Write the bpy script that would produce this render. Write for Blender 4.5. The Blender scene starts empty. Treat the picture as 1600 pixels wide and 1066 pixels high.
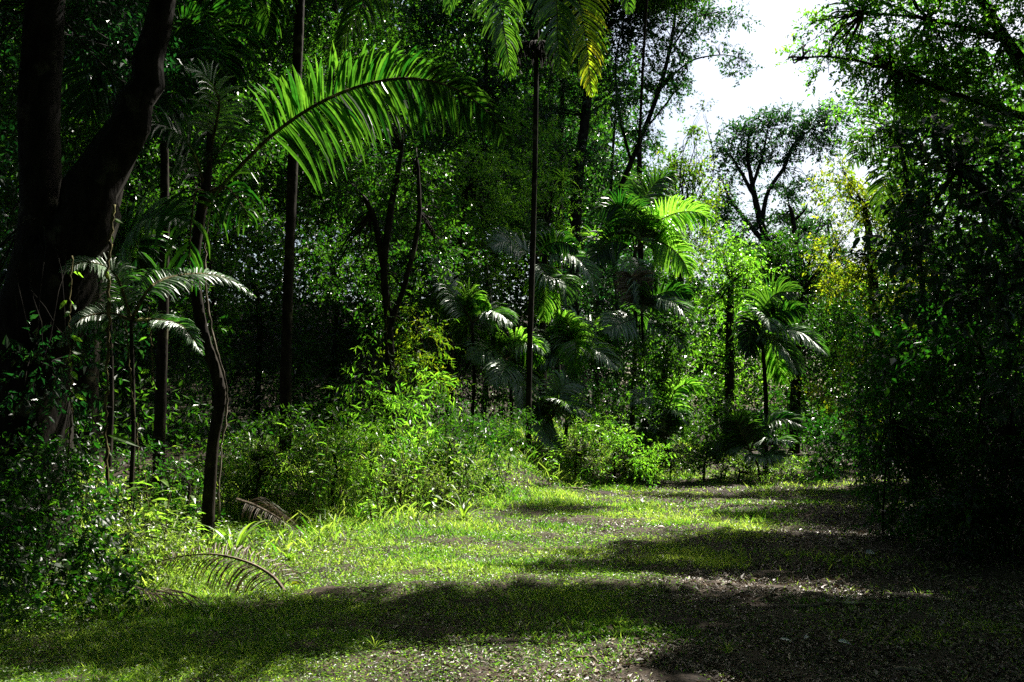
import bpy, math, random
import numpy as np
from mathutils import Vector
random.seed(7); RS = np.random.RandomState(11)
rad = math.radians
sc = bpy.context.scene
COL = sc.collection

# ------------------------------------------------------------------ camera, light, exposure
F = 1555.0; HOR = 640.0; EYE = 1.6
PITCH = math.atan((HOR - 533.0) / F)
cam = bpy.data.cameras.new('camera'); co = bpy.data.objects.new('camera', cam); COL.objects.link(co)
co.location = (0, 0, EYE); co.rotation_euler = (math.pi / 2 + PITCH, 0, 0)
cam.sensor_width = 36; cam.lens = 36 * F / 1600; cam.clip_end = 2000
sc.camera = co
SUN_AZ, SUN_EL = rad(40), rad(50)          # to the right of straight ahead, and above the horizon
SD = Vector((math.sin(SUN_AZ) * math.cos(SUN_EL), math.cos(SUN_AZ) * math.cos(SUN_EL), math.sin(SUN_EL)))
w = bpy.data.worlds.new('World'); sc.world = w; w.use_nodes = True
nt = w.node_tree; bg = nt.nodes['Background']
sky = nt.nodes.new('ShaderNodeTexSky'); sky.sky_type = 'NISHITA'; sky.sun_disc = False
sky.sun_elevation = SUN_EL; sky.sun_rotation = SUN_AZ
sky.air_density = 1.0; sky.dust_density = 3.0; sky.ozone_density = 1.0
nt.links.new(sky.outputs[0], bg.inputs[0]); bg.inputs[1].default_value = 0.05
sl = bpy.data.lights.new('sun', 'SUN'); sl.energy = 5.0; sl.angle = rad(0.5); sl.color = (1.0, 0.95, 0.86)
so = bpy.data.objects.new('sun', sl); COL.objects.link(so)
so.rotation_euler = SD.to_track_quat('Z', 'Y').to_euler(); so.location = SD * 60
sc.view_settings.view_transform = 'Standard'; sc.view_settings.look = 'None'
sc.view_settings.exposure = 1.85; sc.view_settings.gamma = 1.0
cy = sc.cycles; DENOISE = False
cy.max_bounces = 3; cy.diffuse_bounces = 1; cy.glossy_bounces = 1; cy.transmission_bounces = 2
cy.transparent_max_bounces = 4; cy.use_denoising = DENOISE
cy.caustics_reflective = False; cy.caustics_refractive = False
cy.sample_clamp_indirect = 0.6
cy.use_adaptive_sampling = True; cy.adaptive_threshold = 0.006

# ------------------------------------------------------------------ mapping a picture point at a depth to the place it stands
cp, sp_ = math.cos(PITCH), math.sin(PITCH)
def W(px, py, d):
    x, y = (px - 800) / F, (533 - py) / F
    dy = cp - y * sp_; dz = sp_ + y * cp
    return Vector((x * d / dy, d, EYE + dz * d / dy))

def sstep(a, b, x):
    t = np.clip((x - a) / (b - a), 0, 1); return t * t * (3 - 2 * t)
class Noise:
    def __init__(s, seed, n=28):
        r = np.random.RandomState(seed); a = r.rand(n) * 2 * np.pi
        s.k = np.stack([np.cos(a), np.sin(a)], 1) * (0.6 + 1.8 * r.rand(n))[:, None]; s.p = r.rand(n) * 6.28; s.n = n
    def __call__(s, x, y, f=1.0):
        x = np.asarray(x, float); y = np.asarray(y, float); out = np.zeros(np.broadcast(x, y).shape)
        for k, p in zip(s.k, s.p): out += np.sin(f * (k[0] * x + k[1] * y) + p)
        return out / math.sqrt(s.n / 2)
N1, N2, N3 = Noise(1), Noise(2), Noise(3)
EDGE = [(-3.4, 2.0), (-2.9, 7.8), (-2.1, 13.0), (-0.5, 16.6), (2.6, 22.2), (6.5, 24.3), (40, 27)]
def edge_dist(x, y):      # signed distance beyond the left/back edge of the clearing
    x = np.asarray(x, float); y = np.asarray(y, float)
    best = np.full(np.broadcast(x, y).shape, 1e9); sgn = np.ones_like(best)
    for (ax, ay), (bx, by) in zip(EDGE[:-1], EDGE[1:]):
        dx, dy = bx - ax, by - ay; L2 = dx * dx + dy * dy
        t = np.clip(((x - ax) * dx + (y - ay) * dy) / L2, 0, 1)
        qx, qy = x - ax - t * dx, y - ay - t * dy
        dd = np.hypot(qx, qy); s = np.where((-qx * dy + qy * dx) > 0, 1.0, -1.0)
        m = dd < best; best = np.where(m, dd, best); sgn = np.where(m, s, sgn)
    return best * sgn
def gz(x, y):
    x = np.asarray(x, float); y = np.asarray(y, float)
    e = edge_dist(x, y)
    z = 0.95 * sstep(-0.3, 2.6, e) * sstep(12.5, 18, y) * (1 - sstep(2, 8, x))
    z = z + 0.035 * N1(x, y, 0.7) + 0.012 * N2(x, y, 2.5)
    z = z + 0.25 * sstep(6.2, 9, x) * (1 - sstep(60, 90, x))
    left = 1 - sstep(-2, 12, x)
    z = z + sstep(30, 75, y) * (1.5 + 7 * left)
    return z
def G(px, d, dz=0.0):
    x = (px - 800) / F * d
    return Vector((x, d, float(gz(x, d)) + dz))

# ------------------------------------------------------------------ mesh collecting
class MB:
    def __init__(s): s.v = []; s.t = []; s.q = []; s.r = []; s.n = 0; s.mt = []; s.mq = []
    def add(s, v, t=None, q=None, r=0.5, m=0):
        v = np.asarray(v, np.float32).reshape(-1, 3)
        if t is not None and len(t): s.t.append(np.asarray(t, np.int64) + s.n); s.mt.append(np.full(len(t), m))
        if q is not None and len(q): s.q.append(np.asarray(q, np.int64) + s.n); s.mq.append(np.full(len(q), m))
        s.v.append(v); s.r.append(np.broadcast_to(np.asarray(r, np.float32), (len(v),))); s.n += len(v)
    def build(s, name, mats, parent=None, origin=None, smooth=False):
        me = bpy.data.meshes.new(name)
        v = np.concatenate(s.v); r = np.concatenate(s.r)
        if origin is not None: v = v - np.asarray(origin, np.float32)
        t = np.concatenate(s.t) if s.t else np.zeros((0, 3), np.int64)
        q = np.concatenate(s.q) if s.q else np.zeros((0, 4), np.int64)
        me.vertices.add(len(v)); me.vertices.foreach_set('co', v.ravel().astype(np.float32))
        nl = t.size + q.size; me.loops.add(nl)
        me.loops.foreach_set('vertex_index', np.concatenate([t.ravel(), q.ravel()]).astype(np.int32))
        me.polygons.add(len(t) + len(q))
        ls = np.concatenate([np.arange(len(t)) * 3, t.size + np.arange(len(q)) * 4]).astype(np.int32)
        me.polygons.foreach_set('loop_start', ls)
        mi = np.concatenate([np.concatenate(s.mt) if s.mt else np.zeros(0), np.concatenate(s.mq) if s.mq else np.zeros(0)]).astype(np.int32)
        me.polygons.foreach_set('material_index', mi)
        me.polygons.foreach_set('use_smooth', np.full(len(mi), bool(smooth)))
        a = me.attributes.new('rnd', 'FLOAT', 'POINT'); a.data.foreach_set('value', r.astype(np.float32))
        me.update(calc_edges=True)
        for m in (mats if isinstance(mats, (list, tuple)) else [mats]): me.materials.append(m)
        o = bpy.data.objects.new(name, me); COL.objects.link(o)
        if parent is not None: o.parent = parent
        elif origin is not None: o.location = origin
        return o
def tag(o, label=None, cat=None, group=None, kind=None):
    if label: o['label'] = label
    if cat: o['category'] = cat
    if group: o['group'] = group
    if kind: o['kind'] = kind
    return o
def root(name, loc, label, cat, group=None):
    o = bpy.data.objects.new(name, None); COL.objects.link(o); o.location = loc; o.empty_display_size = 0.2
    return tag(o, label, cat, group)

def cr(P, n):             # smooth curve through points; rows may hold extra values such as a radius
    P = np.asarray(P, float)
    if len(P) == 2: return P[0] + (P[1] - P[0]) * np.linspace(0, 1, n)[:, None]
    Q = np.vstack([2 * P[0] - P[1], P, 2 * P[-1] - P[-2]]); k = len(P) - 1
    u = np.linspace(0, k - 1e-6, n); i = u.astype(int); t = (u - i)[:, None]
    a, b, c, d = Q[i], Q[i + 1], Q[i + 2], Q[i + 3]
    return 0.5 * (2 * b + (c - a) * t + (2 * a - 5 * b + 4 * c - d) * t * t + (3 * b - a - 3 * c + d) * t ** 3)
def norm(v): return v / np.maximum(np.linalg.norm(v, axis=-1, keepdims=True), 1e-9)
def tube(mb, P, R, k=8, rough=0.0, m=0, r=0.5, seed=None):
    P = np.asarray(P, float); n = len(P); R = np.broadcast_to(np.asarray(R, float), (n,))
    T = norm(np.gradient(P, axis=0))
    ref = np.array([0.31, 0.17, 1.0]) if abs(T[:, 2].mean()) < 0.8 else np.array([1.0, 0.1, 0.0])
    A = norm(np.cross(T, ref)); B = np.cross(T, A)
    th = np.linspace(0, 2 * np.pi, k, endpoint=False)
    rr = R[:, None] * np.ones(k)
    if rough:
        s = RS.rand(3) * 6
        arc = np.arange(n)[:, None]
        rr = rr * (1 + rough * (np.sin(2 * th + s[0] + arc * 0.23) + 0.6 * np.sin(3 * th + s[1] - arc * 0.31) + 0.8 * RS.randn(n, k) * 0.5))
    V = P[:, None] + rr[..., None] * (np.cos(th)[None, :, None] * A[:, None] + np.sin(th)[None, :, None] * B[:, None])
    i = np.arange(n - 1)[:, None] * k; j = np.arange(k)[None]; j2 = (j + 1) % k
    q = np.stack([i + j, i + j2, i + k + j2, i + k + j], -1).reshape(-1, 4)
    V = np.concatenate([V.reshape(-1, 3), P[[0, -1]]]); c0 = n * k
    jj = np.arange(k); t = np.concatenate([np.stack([np.full(k, c0), (jj + 1) % k, jj], 1),
                                           np.stack([np.full(k, c0 + 1), (n - 1) * k + jj, (n - 1) * k + (jj + 1) % k], 1)])
    mb.add(V, t, q, r, m)

def leaves(mb, P, D, N, L, Wd, rnd, full=False, m=0, curl=0.25):
    """P base points, D pointing along the leaf, N the upper face, L and Wd length and width."""
    n = len(P)
    if n == 0: return
    D = norm(D); S = norm(np.cross(D, N)); N = np.cross(S, D)
    L = np.broadcast_to(L, (n,))[:, None]; Wd = np.broadcast_to(Wd, (n,))[:, None]
    if not full:
        mid = P + D * L * 0.42
        V = np.stack([P, mid + S * Wd / 2 + N * Wd * 0.18, P + D * L - N * L * 0.12, mid - S * Wd / 2 + N * Wd * 0.18], 1)
        b = np.arange(n)[:, None] * 4
        mb.add(V.reshape(-1, 3), np.concatenate([b + [0, 1, 2], b + [0, 2, 3]]), None, np.repeat(rnd, 4), m)
    else:
        def at(t, s): return P + D * L * t - N * L * curl * t * t + S * Wd / 2 * s + N * Wd * 0.12 * abs(s)
        V = np.stack([P, at(.22, .8), at(.22, 0), at(.22, -.8), at(.58, .85), at(.58, 0), at(.58, -.85), at(1., 0)], 1)
        b = np.arange(n)[:, None] * 8
        t = np.concatenate([b + [0, 1, 2], b + [0, 2, 3], b + [4, 7, 5], b + [5, 7, 6]])
        q = np.concatenate([b + [1, 4, 5, 2], b + [2, 5, 6, 3]])
        mb.add(V.reshape(-1, 3), t, q, np.repeat(rnd, 8), m)

def rdir(n): return norm(RS.randn(n, 3))

# ------------------------------------------------------------------ materials
MATS = {}
def leaf_mat(name, dark, light, trans, tl, rough=0.38, spec=0.5, fac=0.45):
    m = bpy.data.materials.new(name); m.use_nodes = True; t = m.node_tree; t.nodes.clear(); nd = t.nodes.new; lk = t.links.new
    at = nd('ShaderNodeAttribute'); at.attribute_name = 'rnd'
    def ramp(a, b, c=None):
        r = nd('ShaderNodeValToRGB'); r.color_ramp.elements[0].color = (*a, 1); r.color_ramp.elements[1].color = (*b, 1)
        r.color_ramp.elements[0].position = 0.1; r.color_ramp.elements[1].position = 0.85
        if c: e = r.color_ramp.elements.new(0.97); e.color = (*c, 1)
        lk(at.outputs['Fac'], r.inputs[0]); return r
    c1 = ramp(dark, light); c2 = ramp(trans, tl)
    tc = nd('ShaderNodeTexCoord'); no = nd('ShaderNodeTexNoise'); no.inputs['Scale'].default_value = 22; no.inputs['Detail'].default_value = 2
    lk(tc.outputs['Object'], no.inputs['Vector'])
    mr = nd('ShaderNodeMapRange'); mr.inputs['From Min'].default_value = .3; mr.inputs['From Max'].default_value = .7
    mr.inputs['To Min'].default_value = .75; mr.inputs['To Max'].default_value = 1.25; lk(no.outputs['Fac'], mr.inputs['Value'])
    def vary(r):
        h = nd('ShaderNodeHueSaturation'); lk(r.outputs[0], h.inputs['Color']); lk(mr.outputs[0], h.inputs['Value']); return h
    c1, c2 = vary(c1), vary(c2)
    p = nd('ShaderNodeBsdfPrincipled'); lk(c1.outputs[0], p.inputs['Base Color'])
    p.inputs['Roughness'].default_value = rough; p.inputs['Specular IOR Level'].default_value = spec
    tr = nd('ShaderNodeBsdfTranslucent'); lk(c2.outputs[0], tr.inputs['Color'])
    mx = nd('ShaderNodeMixShader'); mx.inputs[0].default_value = fac; lk(p.outputs[0], mx.inputs[1]); lk(tr.outputs[0], mx.inputs[2])
    o = nd('ShaderNodeOutputMaterial'); lk(mx.outputs[0], o.inputs[0]); MATS[name] = m; return m
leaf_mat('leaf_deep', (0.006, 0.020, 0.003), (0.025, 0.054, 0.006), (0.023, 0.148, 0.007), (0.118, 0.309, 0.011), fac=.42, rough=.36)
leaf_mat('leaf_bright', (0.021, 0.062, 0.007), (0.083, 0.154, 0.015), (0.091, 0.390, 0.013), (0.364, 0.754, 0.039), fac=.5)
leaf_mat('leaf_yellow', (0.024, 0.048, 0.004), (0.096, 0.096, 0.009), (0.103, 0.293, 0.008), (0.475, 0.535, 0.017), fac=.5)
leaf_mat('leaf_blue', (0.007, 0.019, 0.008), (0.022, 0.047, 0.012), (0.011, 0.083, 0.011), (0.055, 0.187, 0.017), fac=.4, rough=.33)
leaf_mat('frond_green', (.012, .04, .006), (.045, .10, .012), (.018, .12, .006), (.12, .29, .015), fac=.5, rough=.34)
leaf_mat('frond_sheen', (0.075, 0.138, 0.062), (0.188, 0.263, 0.150), (0.033, 0.198, 0.011), (0.132, 0.396, 0.022), fac=.3, rough=.40, spec=1.0)  # base colour raised paler for the sun and sky sheen on fronds
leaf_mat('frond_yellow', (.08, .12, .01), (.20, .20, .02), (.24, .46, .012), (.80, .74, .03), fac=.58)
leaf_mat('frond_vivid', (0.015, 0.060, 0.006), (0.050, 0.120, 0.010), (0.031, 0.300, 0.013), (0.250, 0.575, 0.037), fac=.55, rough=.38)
leaf_mat('frond_dry', (0.056, 0.040, 0.024), (0.160, 0.120, 0.072), (0.064, 0.040, 0.016), (0.160, 0.104, 0.040), fac=.25, rough=.6)
leaf_mat('grass_mat', (.03, .075, .009), (.22, .27, .06), (.11, .36, .012), (.54, .74, .08), fac=.47, rough=.42)
leaf_mat('cover_mat', (0.030, 0.072, 0.011), (0.102, 0.153, 0.021), (0.081, 0.285, 0.011), (0.306, 0.531, 0.030), fac=.45, rough=.4)
leaf_mat('weed', (0.021, 0.043, 0.009), (0.114, 0.133, 0.048), (0.091, 0.286, 0.019), (0.442, 0.650, 0.065), fac=.45, rough=.36)
leaf_mat('litter_mat', (.04, .027, .018), (.30, .235, .165), (.05, .03, .01), (.16, .11, .06), fac=.12, rough=.48)
def bark_mat(name, a, b, scale=14, bump=.5, rough=.85):
    m = bpy.data.materials.new(name); m.use_nodes = True; t = m.node_tree; nd = t.nodes.new; lk = t.links.new
    p = t.nodes['Principled BSDF']; tc = nd('ShaderNodeTexCoord'); mp = nd('ShaderNodeMapping'); mp.inputs['Scale'].default_value = (1, 1, .35)
    lk(tc.outputs['Object'], mp.inputs['Vector'])
    no = nd('ShaderNodeTexNoise'); no.inputs['Scale'].default_value = scale; no.inputs['Detail'].default_value = 6; lk(mp.outputs[0], no.inputs['Vector'])
    r = nd('ShaderNodeValToRGB'); r.color_ramp.elements[0].color = (*a, 1); r.color_ramp.elements[1].color = (*b, 1)
    r.color_ramp.elements[0].position = .35; r.color_ramp.elements[1].position = .68; lk(no.outputs['Fac'], r.inputs[0])
    n2 = nd('ShaderNodeTexNoise'); n2.inputs['Scale'].default_value = 3.5; n2.inputs['Detail'].default_value = 5; lk(tc.outputs['Object'], n2.inputs['Vector'])
    r2 = nd('ShaderNodeValToRGB'); r2.color_ramp.elements[0].position = .60; r2.color_ramp.elements[1].position = .68; lk(n2.outputs['Fac'], r2.inputs[0])
    mc = nd('ShaderNodeMix'); mc.data_type = 'RGBA'; lk(r2.outputs[0], mc.inputs['Factor']); lk(r.outputs[0], mc.inputs['A']); mc.inputs['B'].default_value = (b[0] * 2.2, b[1] * 2.5, b[2] * 2.2, 1)
    lk(mc.outputs['Result'], p.inputs['Base Color'])
    bu = nd('ShaderNodeBump'); bu.inputs['Strength'].default_value = bump; bu.inputs['Distance'].default_value = .03
    lk(no.outputs['Fac'], bu.inputs['Height']); lk(bu.outputs[0], p.inputs['Normal']); p.inputs['Roughness'].default_value = rough; p.inputs['Specular IOR Level'].default_value = .08
    MATS[name] = m; return m
bark_mat('bark_dark', (.008, .0065, .005), (.032, .026, .018))
bark_mat('bark_shade', (.005, .004, .003), (.018, .015, .011))  # darker bark copy that carries the shade on the left trunk
bark_mat('bark_rim_lit', (.06, .05, .04), (.20, .17, .13))
bark_mat('bark_moss', (.02, .018, .008), (.14, .12, .05), scale=30, bump=.8)
bark_mat('dry_wood', (.07, .05, .035), (.26, .21, .16), scale=20)

# ground: soil darkened for the black shade between blades, paler patches at random
gm = bpy.data.materials.new('soil'); gm.use_nodes = True; t = gm.node_tree; nd = t.nodes.new; lk = t.links.new
p = t.nodes['Principled BSDF']; tc = nd('ShaderNodeTexCoord')
na = nd('ShaderNodeTexNoise'); na.inputs['Scale'].default_value = 1.3; na.inputs['Detail'].default_value = 8; lk(tc.outputs['Object'], na.inputs['Vector'])
nb = nd('ShaderNodeTexNoise'); nb.inputs['Scale'].default_value = 30; nb.inputs['Detail'].default_value = 6; lk(tc.outputs['Object'], nb.inputs['Vector'])
mxn = nd('ShaderNodeMath'); mxn.operation = 'MULTIPLY_ADD'; mxn.inputs[1].default_value = .5; lk(nb.outputs['Fac'], mxn.inputs[0])
ml = nd('ShaderNodeMath'); ml.operation = 'MULTIPLY'; ml.inputs[1].default_value = .5; lk(na.outputs['Fac'], ml.inputs[0]); lk(ml.outputs[0], mxn.inputs[2])
r = nd('ShaderNodeValToRGB'); r.color_ramp.elements[0].color = (.010, .007, .005, 1); r.color_ramp.elements[0].position = .38
r.color_ramp.elements[1].color = (.075, .055, .038, 1); r.color_ramp.elements[1].position = .66; lk(mxn.outputs[0], r.inputs[0]); lk(r.outputs[0], p.inputs['Base Color'])
bu = nd('ShaderNodeBump'); bu.inputs['Strength'].default_value = .8; bu.inputs['Distance'].default_value = .04
lk(nb.outputs['Fac'], bu.inputs['Height']); lk(bu.outputs[0], p.inputs['Normal']); p.inputs['Roughness'].default_value = .95
p.inputs['Specular IOR Level'].default_value = .2

# ------------------------------------------------------------------ ground
ys = np.concatenate([np.linspace(-30, 2, 20), np.arange(2.15, 30, .15), np.linspace(30.5, 120, 60), np.linspace(140, 900, 14)])
xs = np.concatenate([np.linspace(-700, -60, 10), np.linspace(-50, -12, 26), np.arange(-11.8, 13, .2), np.linspace(14, 60, 26), np.linspace(80, 700, 10)])
X, Y = np.meshgrid(xs, ys); Z = gz(X, Y) + .015 * N3(X, Y, 6.0) * (Y < 30)
nx, ny = len(xs), len(ys); i = np.arange(ny - 1)[:, None] * nx + np.arange(nx - 1)[None]
mb = MB(); mb.add(np.stack([X, Y, Z], -1), None, np.stack([i, i + 1, i + nx + 1, i + nx], -1).reshape(-1, 4))
tag(mb.build('ground', gm, smooth=True), kind='structure')

# ------------------------------------------------------------------ fronds and palms
def frond_mesh(mb, P, up, LL, wid=.04, n=48, grav=.9, r0=.02, s0=.14, seg=4, gap=0.0, fwd=(68, 28), vee=.25, jitter=.08, tone=0.5, trim=1.0, asym=1.0):
    """P: points of the midrib. up: which way the blade faces. LL: longest leaflet."""
    P = cr(P, 26); T = norm(np.gradient(P, axis=0)); seglen = np.concatenate([[0], np.cumsum(np.linalg.norm(np.diff(P, axis=0), axis=1))]); Lr = seglen[-1]
    tube(mb, P, np.linspace(r0, r0 * .18, len(P)), k=5, m=1, r=.4)
    up = np.asarray(up, float)
    for side in (1, -1):
        s = np.linspace(s0, .995, n) + RS.randn(n) * .003; s = np.clip(s, s0, 1)
        if gap: s = s[RS.rand(n) > gap]
        k = len(s)
        base = np.stack([np.interp(s * Lr, seglen, P[:, c]) for c in range(3)], 1)
        tt = norm(np.stack([np.interp(s * Lr, seglen, T[:, c]) for c in range(3)], 1))
        S = norm(np.cross(tt, up)) * side; U = norm(np.cross(S, tt) * side)
        a = np.radians(fwd[0] + (fwd[1] - fwd[0]) * s ** 1.5)[:, None] + RS.randn(k, 1) * jitter
        D = norm(np.cos(a) * tt + np.sin(a) * S + vee * U + RS.randn(k, 3) * jitter * .5)
        prof = np.clip(np.sin(np.pi * np.clip(.18 + .82 * s, 0, 1)) ** .55, .0, 1) * (1 - .35 * s)
        L = LL * prof * trim * (asym if side < 0 else 1.0) * (1 + .10 * RS.randn(k)) / .9
        pts = [base]; d = D.copy(); st = (L / seg)[:, None]
        g = grav * (0.75 + .5 * RS.rand(k, 1))
        for j in range(seg):
            d = norm(d + np.array([0, 0, -1.0]) * g * (j + .5) / seg * .5); pts.append(pts[-1] + d * st)
        pts = np.stack(pts, 1)                                   # k, seg+1, 3
        Tl = norm(np.gradient(pts, axis=1))
        sid = norm(np.cross(Tl, U[:, None] + .3 * RS.randn(k, 1, 3))) * side
        wp = np.array([.55, 1, .95, .7, .12] if seg == 4 else ([.6, 1, .8, .1] if seg == 3 else [.7, 1, .1]))
        wv = wid * wp[None, :, None] * (.6 + .4 * prof[:, None, None])
        Nn = norm(np.cross(sid, Tl))
        V = np.stack([pts - sid * wv / 2 - Nn * wv * .15, pts + Nn * wv * .15, pts + sid * wv / 2 - Nn * wv * .15], 2)  # k,seg+1,3,3
        b = (np.arange(k) * (seg + 1) * 3)[:, None, None]; jj = (np.arange(seg) * 3)[None, :, None]; cc = np.arange(2)[None, None]
        q = np.stack([b + jj + cc, b + jj + cc + 1, b + jj + cc + 4, b + jj + cc + 3], -1).reshape(-1, 4)
        rn = np.clip(tone + .18 * RS.randn(k) , 0, 1)
        mb.add(V.reshape(-1, 3), None, q, np.repeat(rn, (seg + 1) * 3), 0)
FACE = {'frond_green': (-.05, -1, -.05), 'frond_vivid': (-.05, -1, -.1), 'frond_yellow': (0, -1, -.1), 'frond_sheen': (.38, -.62, .72)}
def frond(parent, P, up=None, LL=.6, mat='frond_green', rib='bark_moss', name='frond', label=None, **kw):
    mb = MB(); frond_mesh(mb, [tuple(q) for q in P], up or FACE.get(mat, (0, -.5, 1)), LL, **kw)
    o = mb.build(name, [MATS[mat], MATS[rib]], parent, origin=parent.location); 
    if label: o['label'] = label
    return o
def arc(c, az, el, L, droop, n=7):       # a generic frond midrib leaving c
    pts = [np.array(c, float)]
    for j in range(n):
        e = el - droop * ((j + .5) / n) ** 1.2
        pts.append(pts[-1] + L / n * np.array([math.sin(az) * math.cos(e), math.cos(az) * math.cos(e), math.sin(e)]))
    return pts
def trunk_part(parent, path, mat='bark_dark', k=12, rough=.05, name='trunk', n=None, extra=None):
    mb = MB(); P = np.asarray(path, float); Q = cr(P, n or max(12, len(P) * 7)); tube(mb, Q[:, :3], Q[:, 3], k=k, rough=rough)
    if extra: extra(mb)
    return mb.build(name, MATS[mat], parent, origin=parent.location, smooth=True)
def TP(lst, d): return [(*W(px, py, d + (e[0] if e else 0)), r) for px, py, r, *e in lst]
def palm(label, base, crown, r=.06, trunk=None, mat='bark_dark', group=None, name='palm_tree'):
    o = root(name, base, label, 'palm', group)
    pts = trunk or [(*base, r * 1.25), (*(Vector(base).lerp(Vector(crown), .5) + Vector((.06, 0, 0))), r), (*crown, r * .8)]
    gz0 = float(gz(pts[0][0], pts[0][1])); pts = ([(pts[0][0], pts[0][1], gz0 - .15, pts[0][3])] if pts[0][2] > gz0 + .2 else []) + [(pts[0][0], pts[0][1], pts[0][2] - .15, pts[0][3])] + pts[1:]
    trunk_part(o, pts, mat)
    return o
def spray(o, c, n, L, LL, el=(10, 75), droop=(50, 110), az0=0, mat='frond_green', **kw):
    for i in range(n):
        az = az0 + i * 2.399 + RS.randn() * .15; e = rad(el[0] + (el[1] - el[0]) * ((i * .618) % 1))
        frond(o, arc(c, az, e, L * (.85 + .3 * RS.rand()), rad(droop[0] + (droop[1] - droop[0]) * RS.rand())), up=(0, 0, 1), LL=LL, mat=mat, **kw)

# ------------------------------------------------------------------ leafy crowns
def blob_leaves(mb, twmb, c, R, leafL, cov, full=False, wr=.5, clusters=None, tone=.5, per=9, twig=True, droop=.3, root_pt=None, limb_r=.03, spread=.3, tr=.003):
    c = np.array(c, float); R = np.array(R, float)
    A = math.pi * (R[0] * R[2] + R[0] * R[1] + R[1] * R[2]) / 3; a = leafL * leafL * wr * .5
    n = int(cov * A / a); ncl = clusters or max(5, int(7 * cov * (A / (leafL * 7) ** 2) ** .5)); ncl = min(ncl, 160)
    u = rdir(ncl) * (RS.rand(ncl, 1) ** .55); CC = c + u * R * .9
    ntw = max(1, n // per); ci = RS.randint(ncl, size=ntw)
    size = spread * min(R.mean(), 1.6)
    out = norm(u * R + [0, 0, .25 * R.mean()])
    g = np.clip(RS.randn(ntw, 3), -1.4, 1.4) * size * np.array([1, 1, .75])
    T0 = CC[ci] + g * .55; Td = norm(out[ci] * .7 + norm(g) * .8 + rdir(ntw) * .5 + [0, 0, -droop * .4])
    TL = leafL * per * .42 * (.7 + .6 * RS.rand(ntw))
    k = np.arange(per); f = (k + .7) / per
    P = T0[:, None] + Td[:, None] * (TL[:, None] * f)[..., None] + np.array([0, 0, -1.]) * (droop * TL[:, None] * f * f * .5)[..., None]
    P = P.reshape(-1, 3); m = len(P)
    D0 = np.repeat(Td, per, 0); sidev = norm(np.cross(D0, RS.randn(m, 3)))
    D = norm(D0 * .55 + sidev * .9 + [0, 0, -droop * .6]); N = norm(rdir(m) * .75 + [0, 0, .9])
    L = leafL * (.5 + .85 * RS.rand(m) ** 1.3) * np.repeat(.8 + .45 * RS.rand(ntw), per); rn = np.clip(tone + np.repeat(RS.randn(ntw) * .16, per) + RS.randn(m) * .13, 0, 1)
    leaves(mb, P, D, N, L, L * wr, rn, full)
    if twmb is not None:
        if twig:      # thin twigs that carry the leaves
            sel = RS.rand(ntw) < (1 if ntw < 1500 else 1500 / ntw); b0 = T0[sel]; b1 = b0 + Td[sel] * TL[sel, None]; s = norm(np.cross(Td[sel], rdir(sel.sum())))
            V = np.stack([b0 - s * tr, b0 + s * tr, b1], 1); q = np.arange(len(b0))[:, None] * 3 + [0, 1, 2]; twmb.add(V, q)
        if root_pt is not None:
            rp = np.array(root_pt, float)
            for j in range(min(ncl, 9)):
                e = CC[j]; mid = rp * .5 + e * .5 + rdir(1)[0] * .18 * np.linalg.norm(e - rp) + [0, 0, .06 * np.linalg.norm(e - rp)]
                q = cr([rp, mid, e], 8); q[1:-1] += RS.randn(6, 3) * .03 * np.linalg.norm(e - rp) * .4
                tube(twmb, q, np.linspace(limb_r * .5, limb_r * .1, 8), k=5)
def tree(label, trunk, blobs, leafL=.09, cov=2.5, mat='leaf_deep', bark='bark_dark', cat='tree', name='broadleaf_tree', group=None, d=20,
         limbs=(), full=False, wr=.5, tone=.5, hub=None, limb_r=.04, spread=.3, per=9, world=False, tr=.003, rdep=.7, droop=.3, k=10):
    """trunk: list of (px,py,r) at depth d. blobs: (px,py,rx,ry[,dd]) in picture units at depth d+dd."""
    tp = TP(trunk, d) if not world else trunk
    b = tp[0]; zb = float(gz(b[0], b[1])); base = Vector((b[0], b[1], zb))
    o = root(name, base, label, cat, group)
    tp = [(b[0], b[1], min(zb, b[2]) - .2, b[3] * 1.15)] + list(tp[0 if b[2] > zb + .3 else 1:])
    mb = MB(); tw = MB()
    hubp = tp[-1][:3] if hub is None else hub
    def ex(m2):
        for lm in limbs:
            q = cr(TP(lm, d), 16); q[1:-1, :3] += RS.randn(14, 3) * q[1:-1, 3:4] * .12
            tube(m2, q[:, :3], q[:, 3], k=7, rough=.06)
    trunk_part(o, tp, bark, extra=ex, k=k, n=max(18, len(tp) * 8))
    ends = [tp[-1][:3]] + [tuple(TP(lm, d)[-1][:3]) for lm in limbs] + [tuple(TP(lm, d)[len(lm) // 2][:3]) for lm in limbs] + [q[:3] for q in tp[len(tp) // 2:]]
    for bl in blobs:
        px, py, rx, ry = bl[:4]; dd = bl[4] if len(bl) > 4 else 0
        if world: c = Vector(bl[:3]); R = bl[3]
        else: c = W(px, py, d + dd); s = (d + dd) / F; R = (rx * s, (rx + ry) / 2 * s * rdep, ry * s)
        e = min(ends, key=lambda q: (Vector(q) - c).length)
        blob_leaves(mb, tw, c, R, leafL, cov, full, wr, tone=tone, root_pt=e, limb_r=limb_r, spread=spread, per=per, tr=tr, droop=droop)
    f = mb.build('crown' if cat == 'tree' else 'foliage', MATS[mat], o, origin=o.location)
    tw.build('branches' if cat == 'tree' else 'stems', MATS[bark], o, origin=o.location, smooth=True)
    return o

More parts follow.
